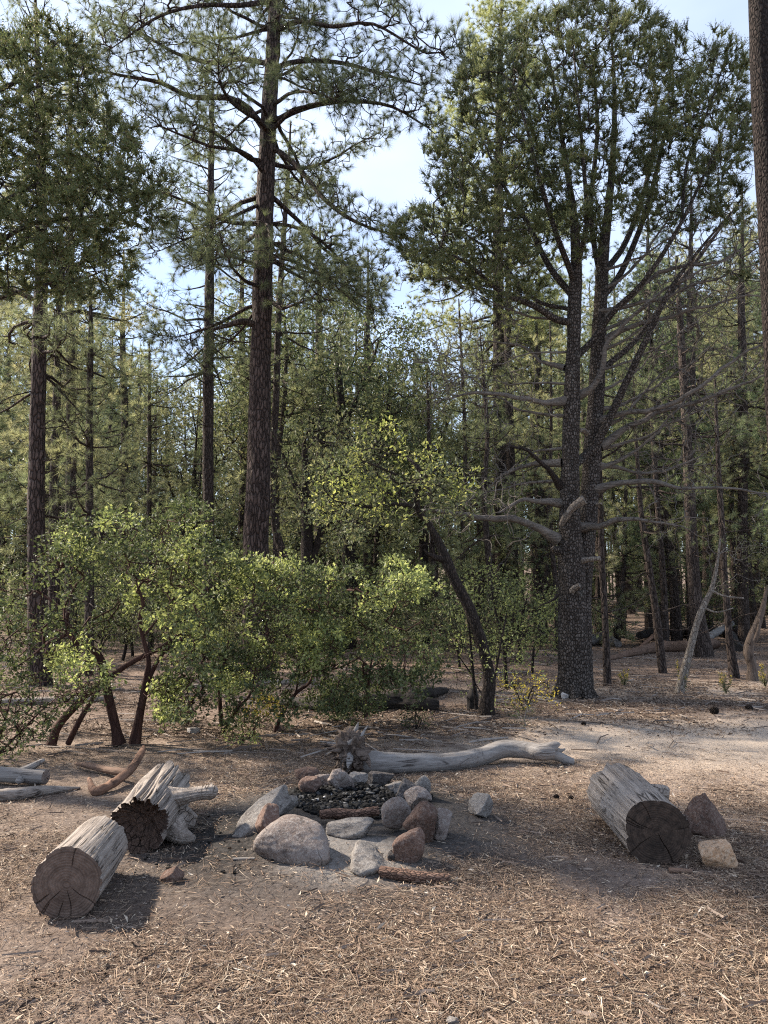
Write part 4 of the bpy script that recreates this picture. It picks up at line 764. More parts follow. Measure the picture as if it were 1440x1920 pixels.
while cnt < 175 and tries < 6000:
    tries += 1; d_ = 19 + 52 * rng.random() ** 1.25; px = rng.uniform(-220, 1660); X_ = (px - 720) / FPX * d_
    if px < 860 and d_ < 21: continue
    if any((X_ - t[0]) ** 2 + (d_ - t[1]) ** 2 < (1.35 if px > 1000 else 1.9) ** 2 for t in taken): continue
    if 980 < px < 1440 and d_ < 21.5: continue
    taken.append((X_, d_)); yt = np.interp(px, sky_x, sky_y) + rng.uniform(0, 330) * (1 if rng.random() < .65 else .25); Ht = 1.5 + (1120 - yt) / FPX * d_
    oak = rng.random() < (.22 if 300 < px < 900 else .10)
    if oak: k = int(rng.integers(2)); Ht = min(Ht, 9.5); sc = Ht / PO[k][2]; z_ = zone(px); place('o', k, X_, d_, sc, rng.uniform(0, 6.28), 'green broadleaf oak %s' % z_[1], 'oaks %s' % z_[1], 'tree', 'oak_tree')
    else:
        k = int(np.argmin([abs(s[1] - Ht) + rng.uniform(0, 4) for s in specs])); sc = np.clip(Ht / specs[k][1], .45, 1.75); z_ = zone(px); dist = 'deep' if d_ > 40 else 'standing'
        place('p', k, X_, d_, sc, rng.uniform(0, 6.28), '%s %s %s' % (kindlab[k], 'far back' if d_ > 40 else 'standing', z_[1]), '%ss %s %s' % (kindlab[k], 'far back' if d_ > 40 else 'standing', z_[1]), 'tree', 'pine_tree')
    cnt += 1
print('wood trees', cnt, tries)
# understory shrubs
for k in range(80):
    for _ in range(50):
        px = rng.uniform(-150, 1560); d_ = rng.uniform(15, 34); X_ = (px - 720) / FPX * d_
        if px > 1040 and d_ < 24: continue
        if px < 860 and d_ < 16: continue
        if all((X_ - t[0]) ** 2 + (d_ - t[1]) ** 2 > .8 for t in taken): break
    taken.append((X_, d_)); z_ = zone(px); kk = int(rng.integers(2)); place('s', kk, X_, d_, rng.uniform(.8, 1.7), rng.uniform(0, 6.28), '%s green understory shrub %s' % (('dull', 'fresh')[kk], z_[1]), '%s green shrubs %s' % (('dull', 'fresh')[kk], z_[1]), 'shrub', 'understory_shrub')
# the far wood that reads as one mass
TB = MB(); rngf = np.random.default_rng(5)
def far_tree(X_, d_, Ht):
    z0 = gz(X_, d_); r_ = .13; p = np.array([[X_, d_, z0], [X_ + rngf.normal() * .2, d_, z0 + Ht * .5], [X_, d_, z0 + Ht * .95]]); V, F, _, _ = tube(p, np.array([r_, r_ * .7, .03]), 5); TB.add(V, F, 0)
    n_ = 420; t = rngf.random(n_) ** 1.1; cb = rngf.uniform(.0, .35); R = rngf.uniform(1.6, 2.6) * Ht / 12; rad = R * (1 - t) ** .7 * rngf.uniform(.3, 1, n_); a_ = np.floor(rngf.random(n_) * 12) * .52 + t * 9 + rngf.normal(size=n_) * .2
    P = np.stack([X_ + np.cos(a_) * rad, d_ + np.sin(a_) * rad, z0 + Ht * (cb + (1 - cb) * t) + rngf.normal(size=n_) * .15], -1); D = nrm(np.stack([np.cos(a_), np.sin(a_), .5 + 0 * a_], -1)); f_needles(TB, rngf, P, D, 9, .34, .05, .9, .3, 1)
for k in range(420):
    d_ = rngf.uniform(58, 125); px = rngf.uniform(-260, 1700); X_ = (px - 720) / FPX * d_; yt = np.interp(px, sky_x, sky_y) + rngf.uniform(60, 330); far_tree(X_, d_, max(4, min(26, (1120 - yt) / FPX * d_)))
o = link('distant_wood', TB.mesh('distant_wood', [M['pine_bark_far'], M['needle_far']], False)); tag(o, 'distant wood of pines closing the view behind all other trees', 'wood', None, 'stuff')

# ------------------------------------------------------------------ litter
def scatter(n, rng, dmin=2.0, dmax=15.0, keep=None, side=.80):
    d = np.exp(rng.uniform(np.log(dmin), np.log(dmax), n)); x = rng.uniform(-1, 1, n) * (d * side + .3)
    r = np.hypot((x - RC[0]), (d - RC[1] - .05)); p = np.clip((r - .66) / .5, 0.0, 1)
    nse = fbm(np.stack([x * .9, d * .9, 0 * x], -1), 3, 77); p *= np.clip((nse - .30) * 3.2, .14, 1)
    path = np.exp(-(((x - 4.2) / 3.2) ** 2 + ((d - 8.3) / 1.4) ** 2)); p *= 1 - .9 * path
    soil = np.exp(-(((x + .5) / 1.3) ** 2 + ((d - 3.8) / .6) ** 2)); p *= 1 - .6 * soil
    k = rng.random(n) < p; return x[k], d[k]
def litter(name, label, cat, n, ln, w, stops, seed, curl=.0, tilt=.12, thick=.0, dmin=2.0, dmax=15, lift=.006):
    rng = np.random.default_rng(seed); x, y = scatter(n, rng, dmin, dmax); n = len(x); z = gz_arr(x, y) + .022 * (fbm(np.stack([x * 9, y * 9, 0 * x], -1), 3, 31) - .5)
    a = rng.uniform(0, 2 * pi, n); l = ln * np.exp(rng.normal(size=n) * .35); ww = w * np.exp(rng.normal(size=n) * .3)
    d = nrm(np.stack([np.cos(a), np.sin(a), rng.normal(size=n) * tilt], -1)); s = nrm(np.stack([-np.sin(a), np.cos(a), rng.normal(size=n) * tilt * 3], -1)); u = np.cross(d, s)
    c = np.stack([x, y, z + lift + rng.random(n) * lift + np.abs(d[:, 2]) * l * .5], -1)
    B = MB(); i = np.arange(n)[:, None]; l_ = l[:, None]; w_ = ww[:, None]
    bend = s * rng.normal(size=(n, 1)) * l_ * curl; up = u * np.abs(rng.normal(size=(n, 1))) * l_ * curl
    if thick:
        t_ = w_ * thick; P = []
        for e, sc in ((-.5, .8), (.1, 1), (.5, .7)):
            ce = c + d * l_ * e + bend * (1 - 4 * e * e)
            P += [ce - s * w_ * .5 * sc, ce + u * t_ * sc, ce + s * w_ * .5 * sc]
        V = np.stack(P, 1).reshape(-1, 3); q = []
        for k in (0, 3): q += [[k, k + 1, k + 4, k + 3], [k + 1, k + 2, k + 5, k + 4]]
        B.add(V, (i[:, :, None] * 9 + np.array(q)[None]).reshape(-1, 4)); m4 = np.array([[0, 2, 1], [6, 7, 8]]); B.n -= len(V)
        B.add(np.zeros((0, 3)), (i[:, :, None] * 9 + m4[None]).reshape(-1, 3)); B.n += len(V)
    elif cat == 'leaves':
        V = np.stack([c - d * l_ * .5 + up, c + s * w_ * .5 + up * .3, c + bend, c - s * w_ * .5 + up * .3, c + d * l_ * .5 + up], 1).reshape(-1, 3)
        B.add(V, (i[:, :, None] * 5 + np.array([[0, 3, 2], [0, 2, 1], [2, 3, 4], [1, 2, 4]])[None]).reshape(-1, 3))
    else:
        V = np.stack([c - d * l_ * .5 - s * w_ * .5, c - d * l_ * .5 + s * w_ * .5, c + bend + s * w_ * .5, c + bend - s * w_ * .5, c + d * l_ * .5], 1).reshape(-1, 3)
        B.add(V, (i[:, :, None] * 5 + np.array([[2, 3, 4]])[None]).reshape(-1, 3)); B.n -= len(V); B.add(np.zeros((0, 3)), i * 5 + np.array([[0, 1, 2, 3]])); B.n += len(V)
    o = link(name, B.mesh(name, island_mat(name + '_colour', stops), thick == 0)); tag(o, label, cat, None, 'stuff'); return o
straw = [(0, (.07, .045, .033)), (.35, (.19, .125, .088)), (.65, (.33, .23, .16)), (.88, (.44, .335, .24)), (1, (.60, .51, .40))]
litter('pine_needle_litter', 'fallen straw coloured pine needles scattered over the brown ground', 'needles', 680000, .075, .0019, straw, 11, .05, .10)
litter('bark_chips', 'small grey and brown bark chips and cone scales on the ground', 'chips', 320000, .011, .0045, [(0, (.03, .02, .017)), (.4, (.09, .062, .05)), (.7, (.19, .14, .11)), (.9, (.34, .27, .22)), (1, (.52, .45, .38))], 12, .0, .2, .5)
litter('leaf_litter', 'curled pale dry leaves lying over the forest floor', 'leaves', 19000, .027, .009, [(0, (.14, .095, .065)), (.3, (.30, .22, .155)), (.7, (.46, .37, .28)), (1, (.66, .58, .48))], 13, .14, .3)
litter('twig_litter', 'short broken brown twigs scattered across the ground', 'twigs', 8000, .085, .0075, [(0, (.04, .026, .02)), (.5, (.13, .09, .07)), (1, (.28, .22, .18))], 14, .06, .06, .8)

litter('woodland_debris', 'brown needle mats, bark and sticks strewn over the ground under the trees', 'chips', 240000, .034, .010, [(0, (.03, .02, .016)), (.4, (.11, .072, .052)), (.75, (.24, .17, .125)), (1, (.46, .38, .30))], 15, .02, .25, .35, 8.5, 34)
litter('dead_stick_litter', 'thin dead sticks lying about under the trees', 'twigs', 5000, .32, .014, [(0, (.05, .035, .028)), (.5, (.15, .115, .095)), (1, (.34, .30, .27))], 16, .10, .05, .8, 7.5, 30)

# ------------------------------------------------------------------ rocks
def ico(sub=4):
    t = (1 + 5 ** .5) / 2
    V = [(-1, t, 0), (1, t, 0), (-1, -t, 0), (1, -t, 0), (0, -1, t), (0, 1, t), (0, -1, -t), (0, 1, -t), (t, 0, -1), (t, 0, 1), (-t, 0, -1), (-t, 0, 1)]
    F = [(0, 11, 5), (0, 5, 1), (0, 1, 7), (0, 7, 10), (0, 10, 11), (1, 5, 9), (5, 11, 4), (11, 10, 2), (10, 7, 6), (7, 1, 8), (3, 9, 4), (3, 4, 2), (3, 2, 6), (3, 6, 8), (3, 8, 9), (4, 9, 5), (2, 4, 11), (6, 2, 10), (8, 6, 7), (9, 8, 1)]
    V = [nrm(np.array(v)) for v in V]
    for _ in range(sub):
        c = {}; G = []
        def m(a, b):
            k = (min(a, b), max(a, b))
            if k not in c: c[k] = len(V); V.append(nrm(V[a] + V[b]))
            return c[k]
        for a, b, d in F:
            x, y, z = m(a, b), m(b, d), m(d, a); G += [(a, x, z), (b, y, x), (d, z, y), (x, y, z)]
        F = G
    return np.array(V), np.array(F)
ICO, ICOF = ico(4)
def rock_mesh(name, dims, seed, mat, planes=10, rnd=60, rough=.085, extra=None, base=None):
    rng = np.random.default_rng(seed); N = nrm(rng.normal(size=(planes, 3))); D = rng.uniform(.58, .95, planes)
    if extra is not None: N = np.vstack([N, nrm(np.array([e[:3] for e in extra], float))]); D = np.concatenate([D, [e[3] for e in extra]])
    dots = ICO @ N.T; q = np.maximum(dots, 1e-3) / D; q = np.concatenate([q, np.full((len(q), 1), .80)], 1)
    r = (q ** rnd).sum(1) ** (-1 / rnd)
    V = ICO * r[:, None]
    V *= (1 + rough * 2 * (fbm(V * 2.5 + seed, 3, seed) - .5) + rough * .9 * (fbm(V * 9 + seed, 4, seed) - .5))[:, None]
    V = V / np.abs(V).max(0); V = V * np.array(dims) * .5; V[:, 2] += dims[2] * .5
    B = MB(); B.add(V, ICOF); return B.mesh(name, mat)
def rock(x, y, wpx, hpx, depth, seed, mat, label, rz=0, tilt=(0, 0), sink=.12, up=0.0, group=None, cat='rock', **kw):
    """bottom centre at photo pixel (x, y); wpx, hpx the size in the photo; depth metres front to back"""
    k_ = 1.0 if not group or wpx > 100 else 1.12; wpx *= k_; hpx *= k_ * .98; sink = sink + .10; p = gp(x, y); p[1] += depth * .35; p[0] *= (p[1] / (p[1] - depth * .35)); d = p[1]; w = wpx * d / FPX; h = hpx * d / FPX * 1.0 - depth * .03
    h = max(h, .03); me = rock_mesh('rock', (w, depth, h * (1 + sink)), seed, mat, **kw)
    o = link('rock', me, None, (p[0], p[1], gz(p[0], p[1]) - h * sink + up)); o.rotation_euler = (tilt[0], tilt[1], rz); return tag(o, label, cat, group)
G = 'stones of the fire ring'
def slab(p, dims, rot, seed, mat, label, **kw):
    o = link('rock', rock_mesh('rock', dims, seed, mat, **kw), None, p); o.rotation_euler = rot; return tag(o, label, 'rock', G)
rock(549, 1622, 144, 92, .42, 101, M['rock_pink'], 'largest rounded pinkish boulder at the front of the fire ring', rnd=7, planes=18, rough=.05, sink=.28, extra=[(.1, -.3, 1, .72)], group=G)
rock(507, 1590, 52, 62, .26, 102, M['rock_red'], 'reddish block peeking out behind the left of the big boulder', group=G)
q = gp(505, 1565); slab((q[0] - .02, q[1] + .22, q[2] + .015), (.56, .22, .15), (.25, -.50, .62), 103, M['rock_grey'], 'long grey slab leaning along the left side of the fire ring', planes=9)
q = gp(540, 1530); slab((q[0], q[1] + .02, q[2] + .03), (.27, .10, .10), (.3, -.55, .25), 104, M['rock_grey'], 'thin grey wedge propped between the long slab and the big boulder', planes=9)
rock(577, 1492, 46, 30, .14, 105, M['rock_red'], 'small dark red stone at the back left of the fire ring', group=G)
rock(583, 1474, 54, 34, .22, 106, M['rock_red'], 'low rusty mound shaped stone outside the back left of the fire ring', rnd=7, group=G)
rock(606, 1479, 52, 24, .16, 107, M['rock_pink'], 'flat pink stone in the back row beside the rusty mound', group=G)
rock(638, 1487, 46, 42, .14, 108, M['rock_pink'], 'pink wedge stone at the middle of the back row below the root ball', planes=9, group=G)
rock(672, 1474, 44, 24, .14, 109, M['rock_grey'], 'small flat grey stone right of the pink wedge in the back row', group=G)
rock(711, 1480, 52, 36, .18, 110, M['rock_dark'], 'soot darkened stone at the back of the fire ring by the fallen trunk', group=G)
rock(741, 1494, 42, 26, .14, 111, M['rock_grey'], 'half buried grey stone between the sooty stone and the round one', group=G)
rock(762, 1508, 36, 42, .14, 112, M['rock_dark'], 'round dark grey stone standing at the right end of the charcoal', group=G)
rock(789, 1500, 40, 38, .14, 113, M['rock_grey'], 'light grey stone at the outer back right of the fire ring', rnd=8, group=G)
rock(782, 1531, 48, 36, .15, 114, M['rock_pink'], 'angular pink stone stacked on top of the red block', up=.04, group=G)
rock(737, 1564, 60, 58, .17, 115, M['rock_pink'], 'squarish pinkish grey block at the right end of the charred stick', rnd=16, group=G)
rock(790, 1584, 60, 64, .19, 116, M['rock_red'], 'tall brick red block at the right side of the fire ring', rnd=18, group=G)
rock(829, 1576, 42, 46, .16, 117, M['rock_pink'], 'brownish stone outermost on the right of the fire ring', group=G)
rock(756, 1616, 52, 56, .15, 118, M['rock_red'], 'slanted dark red stone in front of the brick red block', tilt=(0, .25), group=G, rnd=9)
rock(655, 1572, 80, 36, .17, 119, M['rock_pale'] if 0 else M['rock_grey'], 'flat pale wedge stone in front of the charred stick', extra=[(-.3, 0, 1, .6)], planes=8, group=G)
rock(688, 1636, 108, 40, .42, 120, M['rock_grey'], 'low ash covered slab buried in the mound at the front', rnd=20, sink=1.1, up=-.02, planes=9, group=G)
rock(733, 1614, 14, 16, .05, 121, M['rock_dark'], 'small black lump between the ash covered slab and slanted red stone', group=G)
rock(904, 1536, 48, 44, .19, 122, M['rock_grey'], 'lone angular grey rock lying right of the fire ring')
rock(322, 1655, 44, 26, .10, 123, M['rock_red'], 'small two lobed reddish rock alone left of the fire ring', rz=.2, planes=8)
a = bpy.data.objects[-1] if False else None
rock(1320, 1570, 92, 88, .24, 124, M['rock_red'], 'dark red triangular boulder right of the charred log', extra=[(.9, -.5, .45, .50), (-.75, -.5, .55, .50), (0, -.9, .2, .6), (.2, .8, .6, .5)], planes=4, rnd=18)
rock(1345, 1636, 84, 60, .22, 125, M['rock_tan'], 'tan blocky quartz rock in front of the dark red boulder', extra=[(-.2, 0, 1, .66), (1, -.1, .25, .7), (-.7, -.3, .5, .75), (0, -1, .1, .6)], planes=6, rnd=18, rough=.08)
rock(361, 1378, 28, 16, .14, 126, M['rock_pale'], 'small whitish stone on the ground under the shrubs')
rock(1060, 1312, 16, 16, .10, 127, M['rock_pale'], 'small white stone against the foot of the big juniper', planes=7)
rock(525, 1375, 26, 14, .14, 128, M['rock_red'], 'small flat brown stone on the ground between shrubs')
rock(852, 1928, 30, 12, .05, 129, M['rock_grey'], 'small grey pebble on the ground at the very bottom')

# charcoal bed
def char_mat():
    t = NT('charcoal_colour'); g = t.n('NewGeometry'); c = t.ramp(g.outputs['Random Per Island'], [(0, (.004, .004, .004)), (.75, (.014, .014, .0145)), (.93, (.04, .04, .041)), (.985, (.10, .10, .10)), (1, (.45, .44, .43))]); return t.surf(c, .9, None, .1)
rng = np.random.default_rng(21); B = MB(); I2, F2 = ico(1)
for k in range(2200):
    a_ = rng.uniform(0, 2 * pi); r_ = rng.random() ** .5; x = RC[0] + .05 + .50 * r_ * cos(a_); y = RC[1] + .36 + .46 * r_ * sin(a_); s = rng.uniform(.005, .018) * (1.3 if rng.random() < .1 else 1)
    V = I2 * (1 + .35 * rng.normal(size=(len(I2), 1)) * .6) * s * np.array([1.4, 1, .7]) * rng.uniform(.7, 1.3, 3)
    ca, sa = cos(a_ * 7), sin(a_ * 7); V = V @ np.array([[ca, sa, 0], [-sa, ca, 0], [0, 0, 1]]); B.add(V + np.array([x, y, gz(x, y) + .012 + rng.random() * .035 * (1 - r_)]), F2)
for k in range(40):
    x, y = RC[0] - .75 + rng.normal() * .3, RC[1] - .6 + rng.normal() * .25; s = rng.uniform(.004, .011)
    B.add(I2 * (1 + .2 * rng.normal(size=(len(I2), 1))) * s * np.array([1.3, 1, .7]) + np.array([x, y, gz(x, y) + .008]), F2)
o = link('charcoal', B.mesh('charcoal', char_mat(), False)); tag(o, 'black charcoal and grey ash lumps filling the fire ring', 'charcoal', None, 'stuff')

# ------------------------------------------------------------------ logs (built along local z, then laid down)
def lay(o, p0, p1, roll=0.0):
    v = Vector(p1) - Vector(p0); q = v.to_track_quat('Z', 'Y'); o.rotation_mode = 'QUATERNION'; o.rotation_quaternion = q @ Quaternion((0, 0, 1), roll); o.location = p0
def log_geo(L_, r0, r1, seed, rag0=0.0, rag1=.02, groove=.06, n=360, m=70, flat=None, hollow=False, lump=.08):
    a = np.arange(n) / n * 2 * pi; z = np.linspace(0, 1, m)
    A, Zt = np.meshgrid(a, z); ca, sa = np.cos(A).ravel(), np.sin(A).ravel(); zz = Zt.ravel()
    R = r0 + (r1 - r0) * zz
    f = 1 + lump * 2 * (fbm(np.stack([ca * 1.1 + seed, sa * 1.1, zz * L_ * 2], -1), 2, seed) - .5)
    g1 = fbm(np.stack([ca * 6 + seed, sa * 6, zz * L_ * .8], -1), 3, seed + 3); g2 = fbm(np.stack([ca * 17, sa * 17 + seed, zz * L_ * 1.2], -1), 2, seed + 5)
    f -= groove * np.clip((.46 - g1) * 6, 0, 1) + groove * .5 * np.clip((.42 - g2) * 6, 0, 1)
    rr = (R * f).reshape(m, n)
    e0 = rag0 * (fbm(np.stack([np.cos(a) * 2.2, np.sin(a) * 2.2, 0 * a + seed], -1), 3, seed) - .5) * 2; e1 = rag1 * (fbm(np.stack([np.cos(a) * 3.5, np.sin(a) * 3.5, 0 * a + 9 + seed], -1), 3, seed) - .5) * 4
    zg = z[:, None] * L_ + (1 - z[:, None]) ** 8 * e0[None] + z[:, None] ** 6 * e1[None]
    V = np.stack([rr * np.cos(a), rr * np.sin(a), zg], -1).reshape(-1, 3); F = ring_faces(m, n)
    def cap(rowi, sgn, cr_seed, depth, kq=26):
        rng = np.random.default_rng(cr_seed); ths = rng.uniform(0, 2 * pi, 8); lens = rng.uniform(.25, .85, 8); inn = rng.uniform(.0, .6, 8)
        q = np.linspace(1, 0.02, kq); edge = rr[rowi]; ez = zg[rowi]; z0 = ez.mean()
        vv = []
        for t in q:
            d_ = np.zeros(n)
            for th, ln_, ii in zip(ths, lens, inn):
                da = np.abs((a - th - .035 * sin(t * 7 + th * 3) + pi) % (2 * pi) - pi) * t * r0
                if t > ii: d_ = np.maximum(d_, np.clip(1 - da / (.0016 + .0032 * t * ln_), 0, 1) * .018 * min(1, (t - ii) * 5) * (ln_ > 1 - t or t < .8))
            ripple = .0025 * (fbm(np.stack([np.cos(a) * t * 14, np.sin(a) * t * 14, 0 * a + cr_seed], -1), 3, cr_seed) - .5) * 2
            dep = depth * (1 - t) ** .5 * (1 + .6 * (fbm(np.stack([np.cos(a) * t * 4, np.sin(a) * t * 4, 0 * a], -1), 3, cr_seed + 1) - .5)) if depth else 0
            vv.append(np.stack([edge * t * np.cos(a), edge * t * np.sin(a), (ez * t + z0 * (1 - t)) + sgn * (d_ + ripple + dep) - sgn * .0015 * (t < .999)], -1))
        C = np.array(vv).reshape(-1, 3); FF = ring_faces(kq, n)
        if sgn > 0: FF = FF[:, ::-1]
        C = np.vstack([C, [[0, 0, z0 + sgn * (depth if depth else 0)]]]); b = (kq - 1) * n; idx = np.arange(n); T3 = np.stack([b + idx, b + (idx + 1) % n, np.full(n, len(C) - 1)], -1)
        if sgn > 0: T3 = T3[:, ::-1]
        return C, FF, T3
    return V, F, cap, m
def make_log(name, p0, p1, r0, r1, seed, mat, endmat, label, hollow=0.0, rag0=0.0, rag1=.02, groove=.06, roll=0, stubs=(), cat='log', endname='cut_face', endlabel=None, lump=.08):
    L_ = float(np.linalg.norm(np.array(p1) - np.array(p0))); V, F, cap, m = log_geo(L_, r0, r1, seed, rag0, rag1, groove, lump=lump)
    B = MB(); B.add(V, F); C, FF, T3 = cap(m - 1, -1, seed + 8, 0); nn = B.n; B.add(C, FF); B.n = nn; B.add(np.zeros((0, 3)), T3); B.n = nn + len(C)
    root = empty(name, tuple(p0), label, cat); lay(root, p0, p1, roll)
    link('trunk_section', B.mesh('trunk_section', mat), root)
    E = MB(); C, FF, T3 = cap(0, 1, seed + 2, hollow); E.add(C, FF); E.n = 0; E.add(np.zeros((0, 3)), T3)
    eo = link(endname, E.mesh(endname, endmat), root)
    if endlabel: eo['label'] = endlabel
    inv = root.rotation_quaternion.to_matrix().transposed()
    for rows, s, mt, nm in stubs:     # stubs in world coordinates, rows (x,y,z,r)
        rows = smooth_path(rows, .02); W_ = np.array([list(inv @ (Vector(r[:3]) - Vector(p0))) for r in rows])
        S = MB(); add_tube(S, W_, rows[:, 3], 56, lambda v, t, a, s=s: 1 + .30 * (fbm(v * 12, 3, s) - .5) + .5 * (fbm(np.stack([np.cos(a) * 5, np.sin(a) * 5, t * 1.2], -1), 3, s) - .5)); link(nm, S.mesh(nm, mt), root)
    return root
# left sawn log
p = gp(118, 1722); q = gp(205, 1640)
fa = gp(122, 1724); fb = fa + np.array([-.07, .62, 0]); fb[2] = gz(fb[0], fb[1])
make_log('sawn_log', (fa[0], fa[1], fa[2] + .160), (fb[0], fb[1], fb[2] + .143), .167, .150, 7, M['log_grey'], M['end_brown'],
         'short sawn log with cracked brown end grain lying nearest at the left', groove=.05, rag1=.035, endlabel='cracked brown sawn end with growth rings')
# hollow log with stub and flared root
z2 = gz(-1.5, 4.9); print('hollow', gp(235, 1590), gp(1215, 1600), z2)
c0 = np.array([-1.43, 4.72, z2 + .165]); c1 = np.array([-1.47, 5.42, z2 + .185])
stub = np.array([[-1.44, 5.02, z2 + .24, .085], [-1.30, 5.0, z2 + .25, .055], [-1.16, 5.0, z2 + .275, .040], [-1.08, 5.0, z2 + .28, .042], [-1.05, 5.0, z2 + .275, .022]])
fl1 = np.array([[-1.46, 5.12, z2 + .14, .12], [-1.34, 4.98, z2 + .10, .09], [-1.24, 4.88, z2 + .05, .055], [-1.16, 4.9, z2 + .02, .02]])
fl2 = np.array([[-1.50, 5.05, z2 + .12, .14], [-1.33, 5.05, z2 + .12, .10], [-1.22, 5.1, z2 + .07, .05]])
fl3 = np.array([[-1.46, 4.75, z2 + .22, .10], [-1.38, 4.85, z2 + .22, .10], [-1.30, 5.0, z2 + .22, .07]])
make_log('hollow_log', c0, c1, .180, .175, 19, M['log_grey'], M['rot'], 'weathered hollow log with a stubby side branch, behind the sawn log at left', hollow=.13, rag0=.03, rag1=.09, groove=.13, lump=.2,
         stubs=[(stub, 3, M['log_grey'], 'side_branch'), (fl1, 4, M['log_grey'], 'root_flare'), (fl2, 5, M['log_grey'], 'root_flare')], endname='hollow_end', endlabel='dark rotted hollow end of the log')
# right charred log
zr = gz(1.5, 4.6)
knob = np.array([[1.60, 4.92, zr + .24, .08], [1.67, 4.9, zr + .285, .062], [1.725, 4.87, zr + .30, .048], [1.745, 4.86, zr + .30, .03]])
knot2 = np.array([[1.50, 5.1, zr + .19, .09], [1.40, 4.95, zr + .20, .055], [1.385, 4.9, zr + .19, .03]])
make_log('charred_log', (1.54, 4.50, zr + .180), (1.575, 5.35, zr + .185), .186, .190, 29, M['log_grey'], M['end_char'], 'thick grey log with a black charred end lying right of the fire ring', groove=.055, rag1=.05, lump=.10,
         stubs=[(knob, 3, M['log_grey'], 'knot'), (knot2, 9, M['log_grey'], 'knot')], endname='charred_end', endlabel='black burnt end grain')
# far left smooth log
zl = gz(-2.9, 6.3)
stb = np.array([[-2.92, 6.34, zl + .09, .035], [-2.80, 6.32, zl + .15, .028], [-2.73, 6.31, zl + .19, .018], [-2.71, 6.31, zl + .20, .010]])
st2 = np.array([[-2.87, 6.30, zl + .07, .04], [-2.86, 6.22, zl + .06, .028], [-2.855, 6.19, zl + .055, .012]])
make_log('smooth_log', (-2.68, 6.28, zl + .075), (-4.3, 6.55, zl + .09), .058, .065, 39, M['log_smooth'], M['end_grey'], 'pale smooth sawn log with a short upright stub at the left edge', groove=.015, stubs=[(stb, 2, M['log_smooth'], 'branch_stub'), (st2, 3, M['log_smooth'], 'branch_stub')])

def branch_obj(name, rows, s, mat, label, cat='branch', sides=20, amp=.25, flat=1.0, group=None, fz=16, cuts=()):
    rows = smooth_path(rows, .025); o0 = rows[0, :3].copy(); d = rows[-1, :3] - o0
    root = link(name, None); lay(root, o0, rows[-1, :3]); inv = root.rotation_quaternion.to_matrix().transposed()
    W_ = np.array([list(inv @ (Vector(r[:3]) - Vector(o0))) for r in rows]); S = MB()
    add_tube(S, W_, rows[:, 3], sides, lambda v, t, a: 1 + amp * (fbm(v * fz, 3, s) - .5) + amp * .8 * (fbm(np.stack([np.cos(a) * 4, np.sin(a) * 4, t * 2], -1), 2, s) - .5))
    me = S.mesh(name, mat)
    bpy.data.objects.remove(root); o = link(name, me); lay(o, tuple(o0), tuple(rows[-1, :3])); return tag(o, label, cat, group)
def gpath(rows, lift=0.0):
    """pixels on the ground (x, y, width_px, lift m)"""
    out = []
    for r in rows:
        p = gp(r[0], r[1]); rad = r[2] * .5 * p[1] / FPX; out.append([p[0], p[1], p[2] + rad * .8 + (r[3] if len(r) > 3 else 0), rad])
    return np.array(out)
branch_obj('charred_stick', gpath([(600, 1545, 15, .035), (625, 1545, 18, .04), (665, 1545, 16, .04), (709, 1541, 17, .045)]), 3, M['flaky_bark'], 'reddish brown charred stick lying across the front of the fire ring', 'stick')
branch_obj('bark_stick', gpath([(713, 1642, 20), (760, 1650, 21), (800, 1655, 20), (842, 1656, 17)]), 4, M['flaky_bark'], 'short stick with flaking bark lying in front of the ring', 'stick', amp=.35)
branch_obj('cinnamon_branch', gpath([(166, 1478, 7, .06), (176, 1492, 15, .01), (200, 1486, 18, .01), (240, 1468, 15, .06), (262, 1448, 13, .12), (268, 1438, 8, .15)]), 5, M['cinnamon'], 'curved cinnamon brown branch lying behind the hollow log', 'branch', amp=.55)
branch_obj('dark_split_board', gpath([(140, 1440, 4, .03), (165, 1447, 12, .03), (205, 1457, 13, .03), (240, 1468, 14, .06)]), 6, M['log_brown'], 'dark split piece of wood resting on the cinnamon branch', 'wood piece', 6)
branch_obj('weathered_plank', gpath([(-60, 1506, 22), (20, 1500, 24), (80, 1492, 20), (150, 1480, 6)]), 7, M['log_grey'], 'low weathered grey plank half buried below the smooth log', 'plank', 8, .4)
branch_obj('pale_stick', gpath([(63, 1470, 3, .05), (68, 1487, 4)]), 8, M['pale_bark'], 'thin pale stick poking up beside the weathered plank', 'stick', 8)
branch_obj('ashy_stick', gpath([(437, 1613, 5), (478, 1612, 5)]), 9, M['grey_twig'], 'thin ash grey stick left of the big boulder', 'stick', 8)
for k, (r_, lb) in enumerate([([(1255, 1636, 10), (1298, 1638, 8)], 'dark flat bark piece in front of the charred log'), ([(55, 1840, 7), (85, 1834, 7)], 'brown bark twig on the needles at the lower left'), ([(97, 1845, 6), (140, 1840, 6)], 'grey brown twig right beside the bark twig at lower left'),
                              ([(455, 1861, 8), (494, 1858, 8)], 'thick pale brown twig at the bottom centre'), ([(528, 1861, 5), (553, 1857, 6)], 'short grey twig right of the thick pale brown twig'), ([(1205, 1872, 6), (1235, 1893, 7), (1275, 1900, 5)], 'curved pale brown stick at the lower right'),
                              ([(240, 1880, 5), (275, 1872, 5)], 'thin dark twig at the bottom left among needles'), ([(1040, 1858, 8), (1066, 1854, 6)], 'stubby dark brown twig right of the bottom centre'), ([(555, 1795, 9), (585, 1784, 8)], 'short dark bark covered twig in the needles centre')]):
    branch_obj('twig', gpath(r_), 30 + k, M['log_brown'] if k in (0, 1, 6, 7, 8) else M['log_grey'], lb, 'twig', 8)

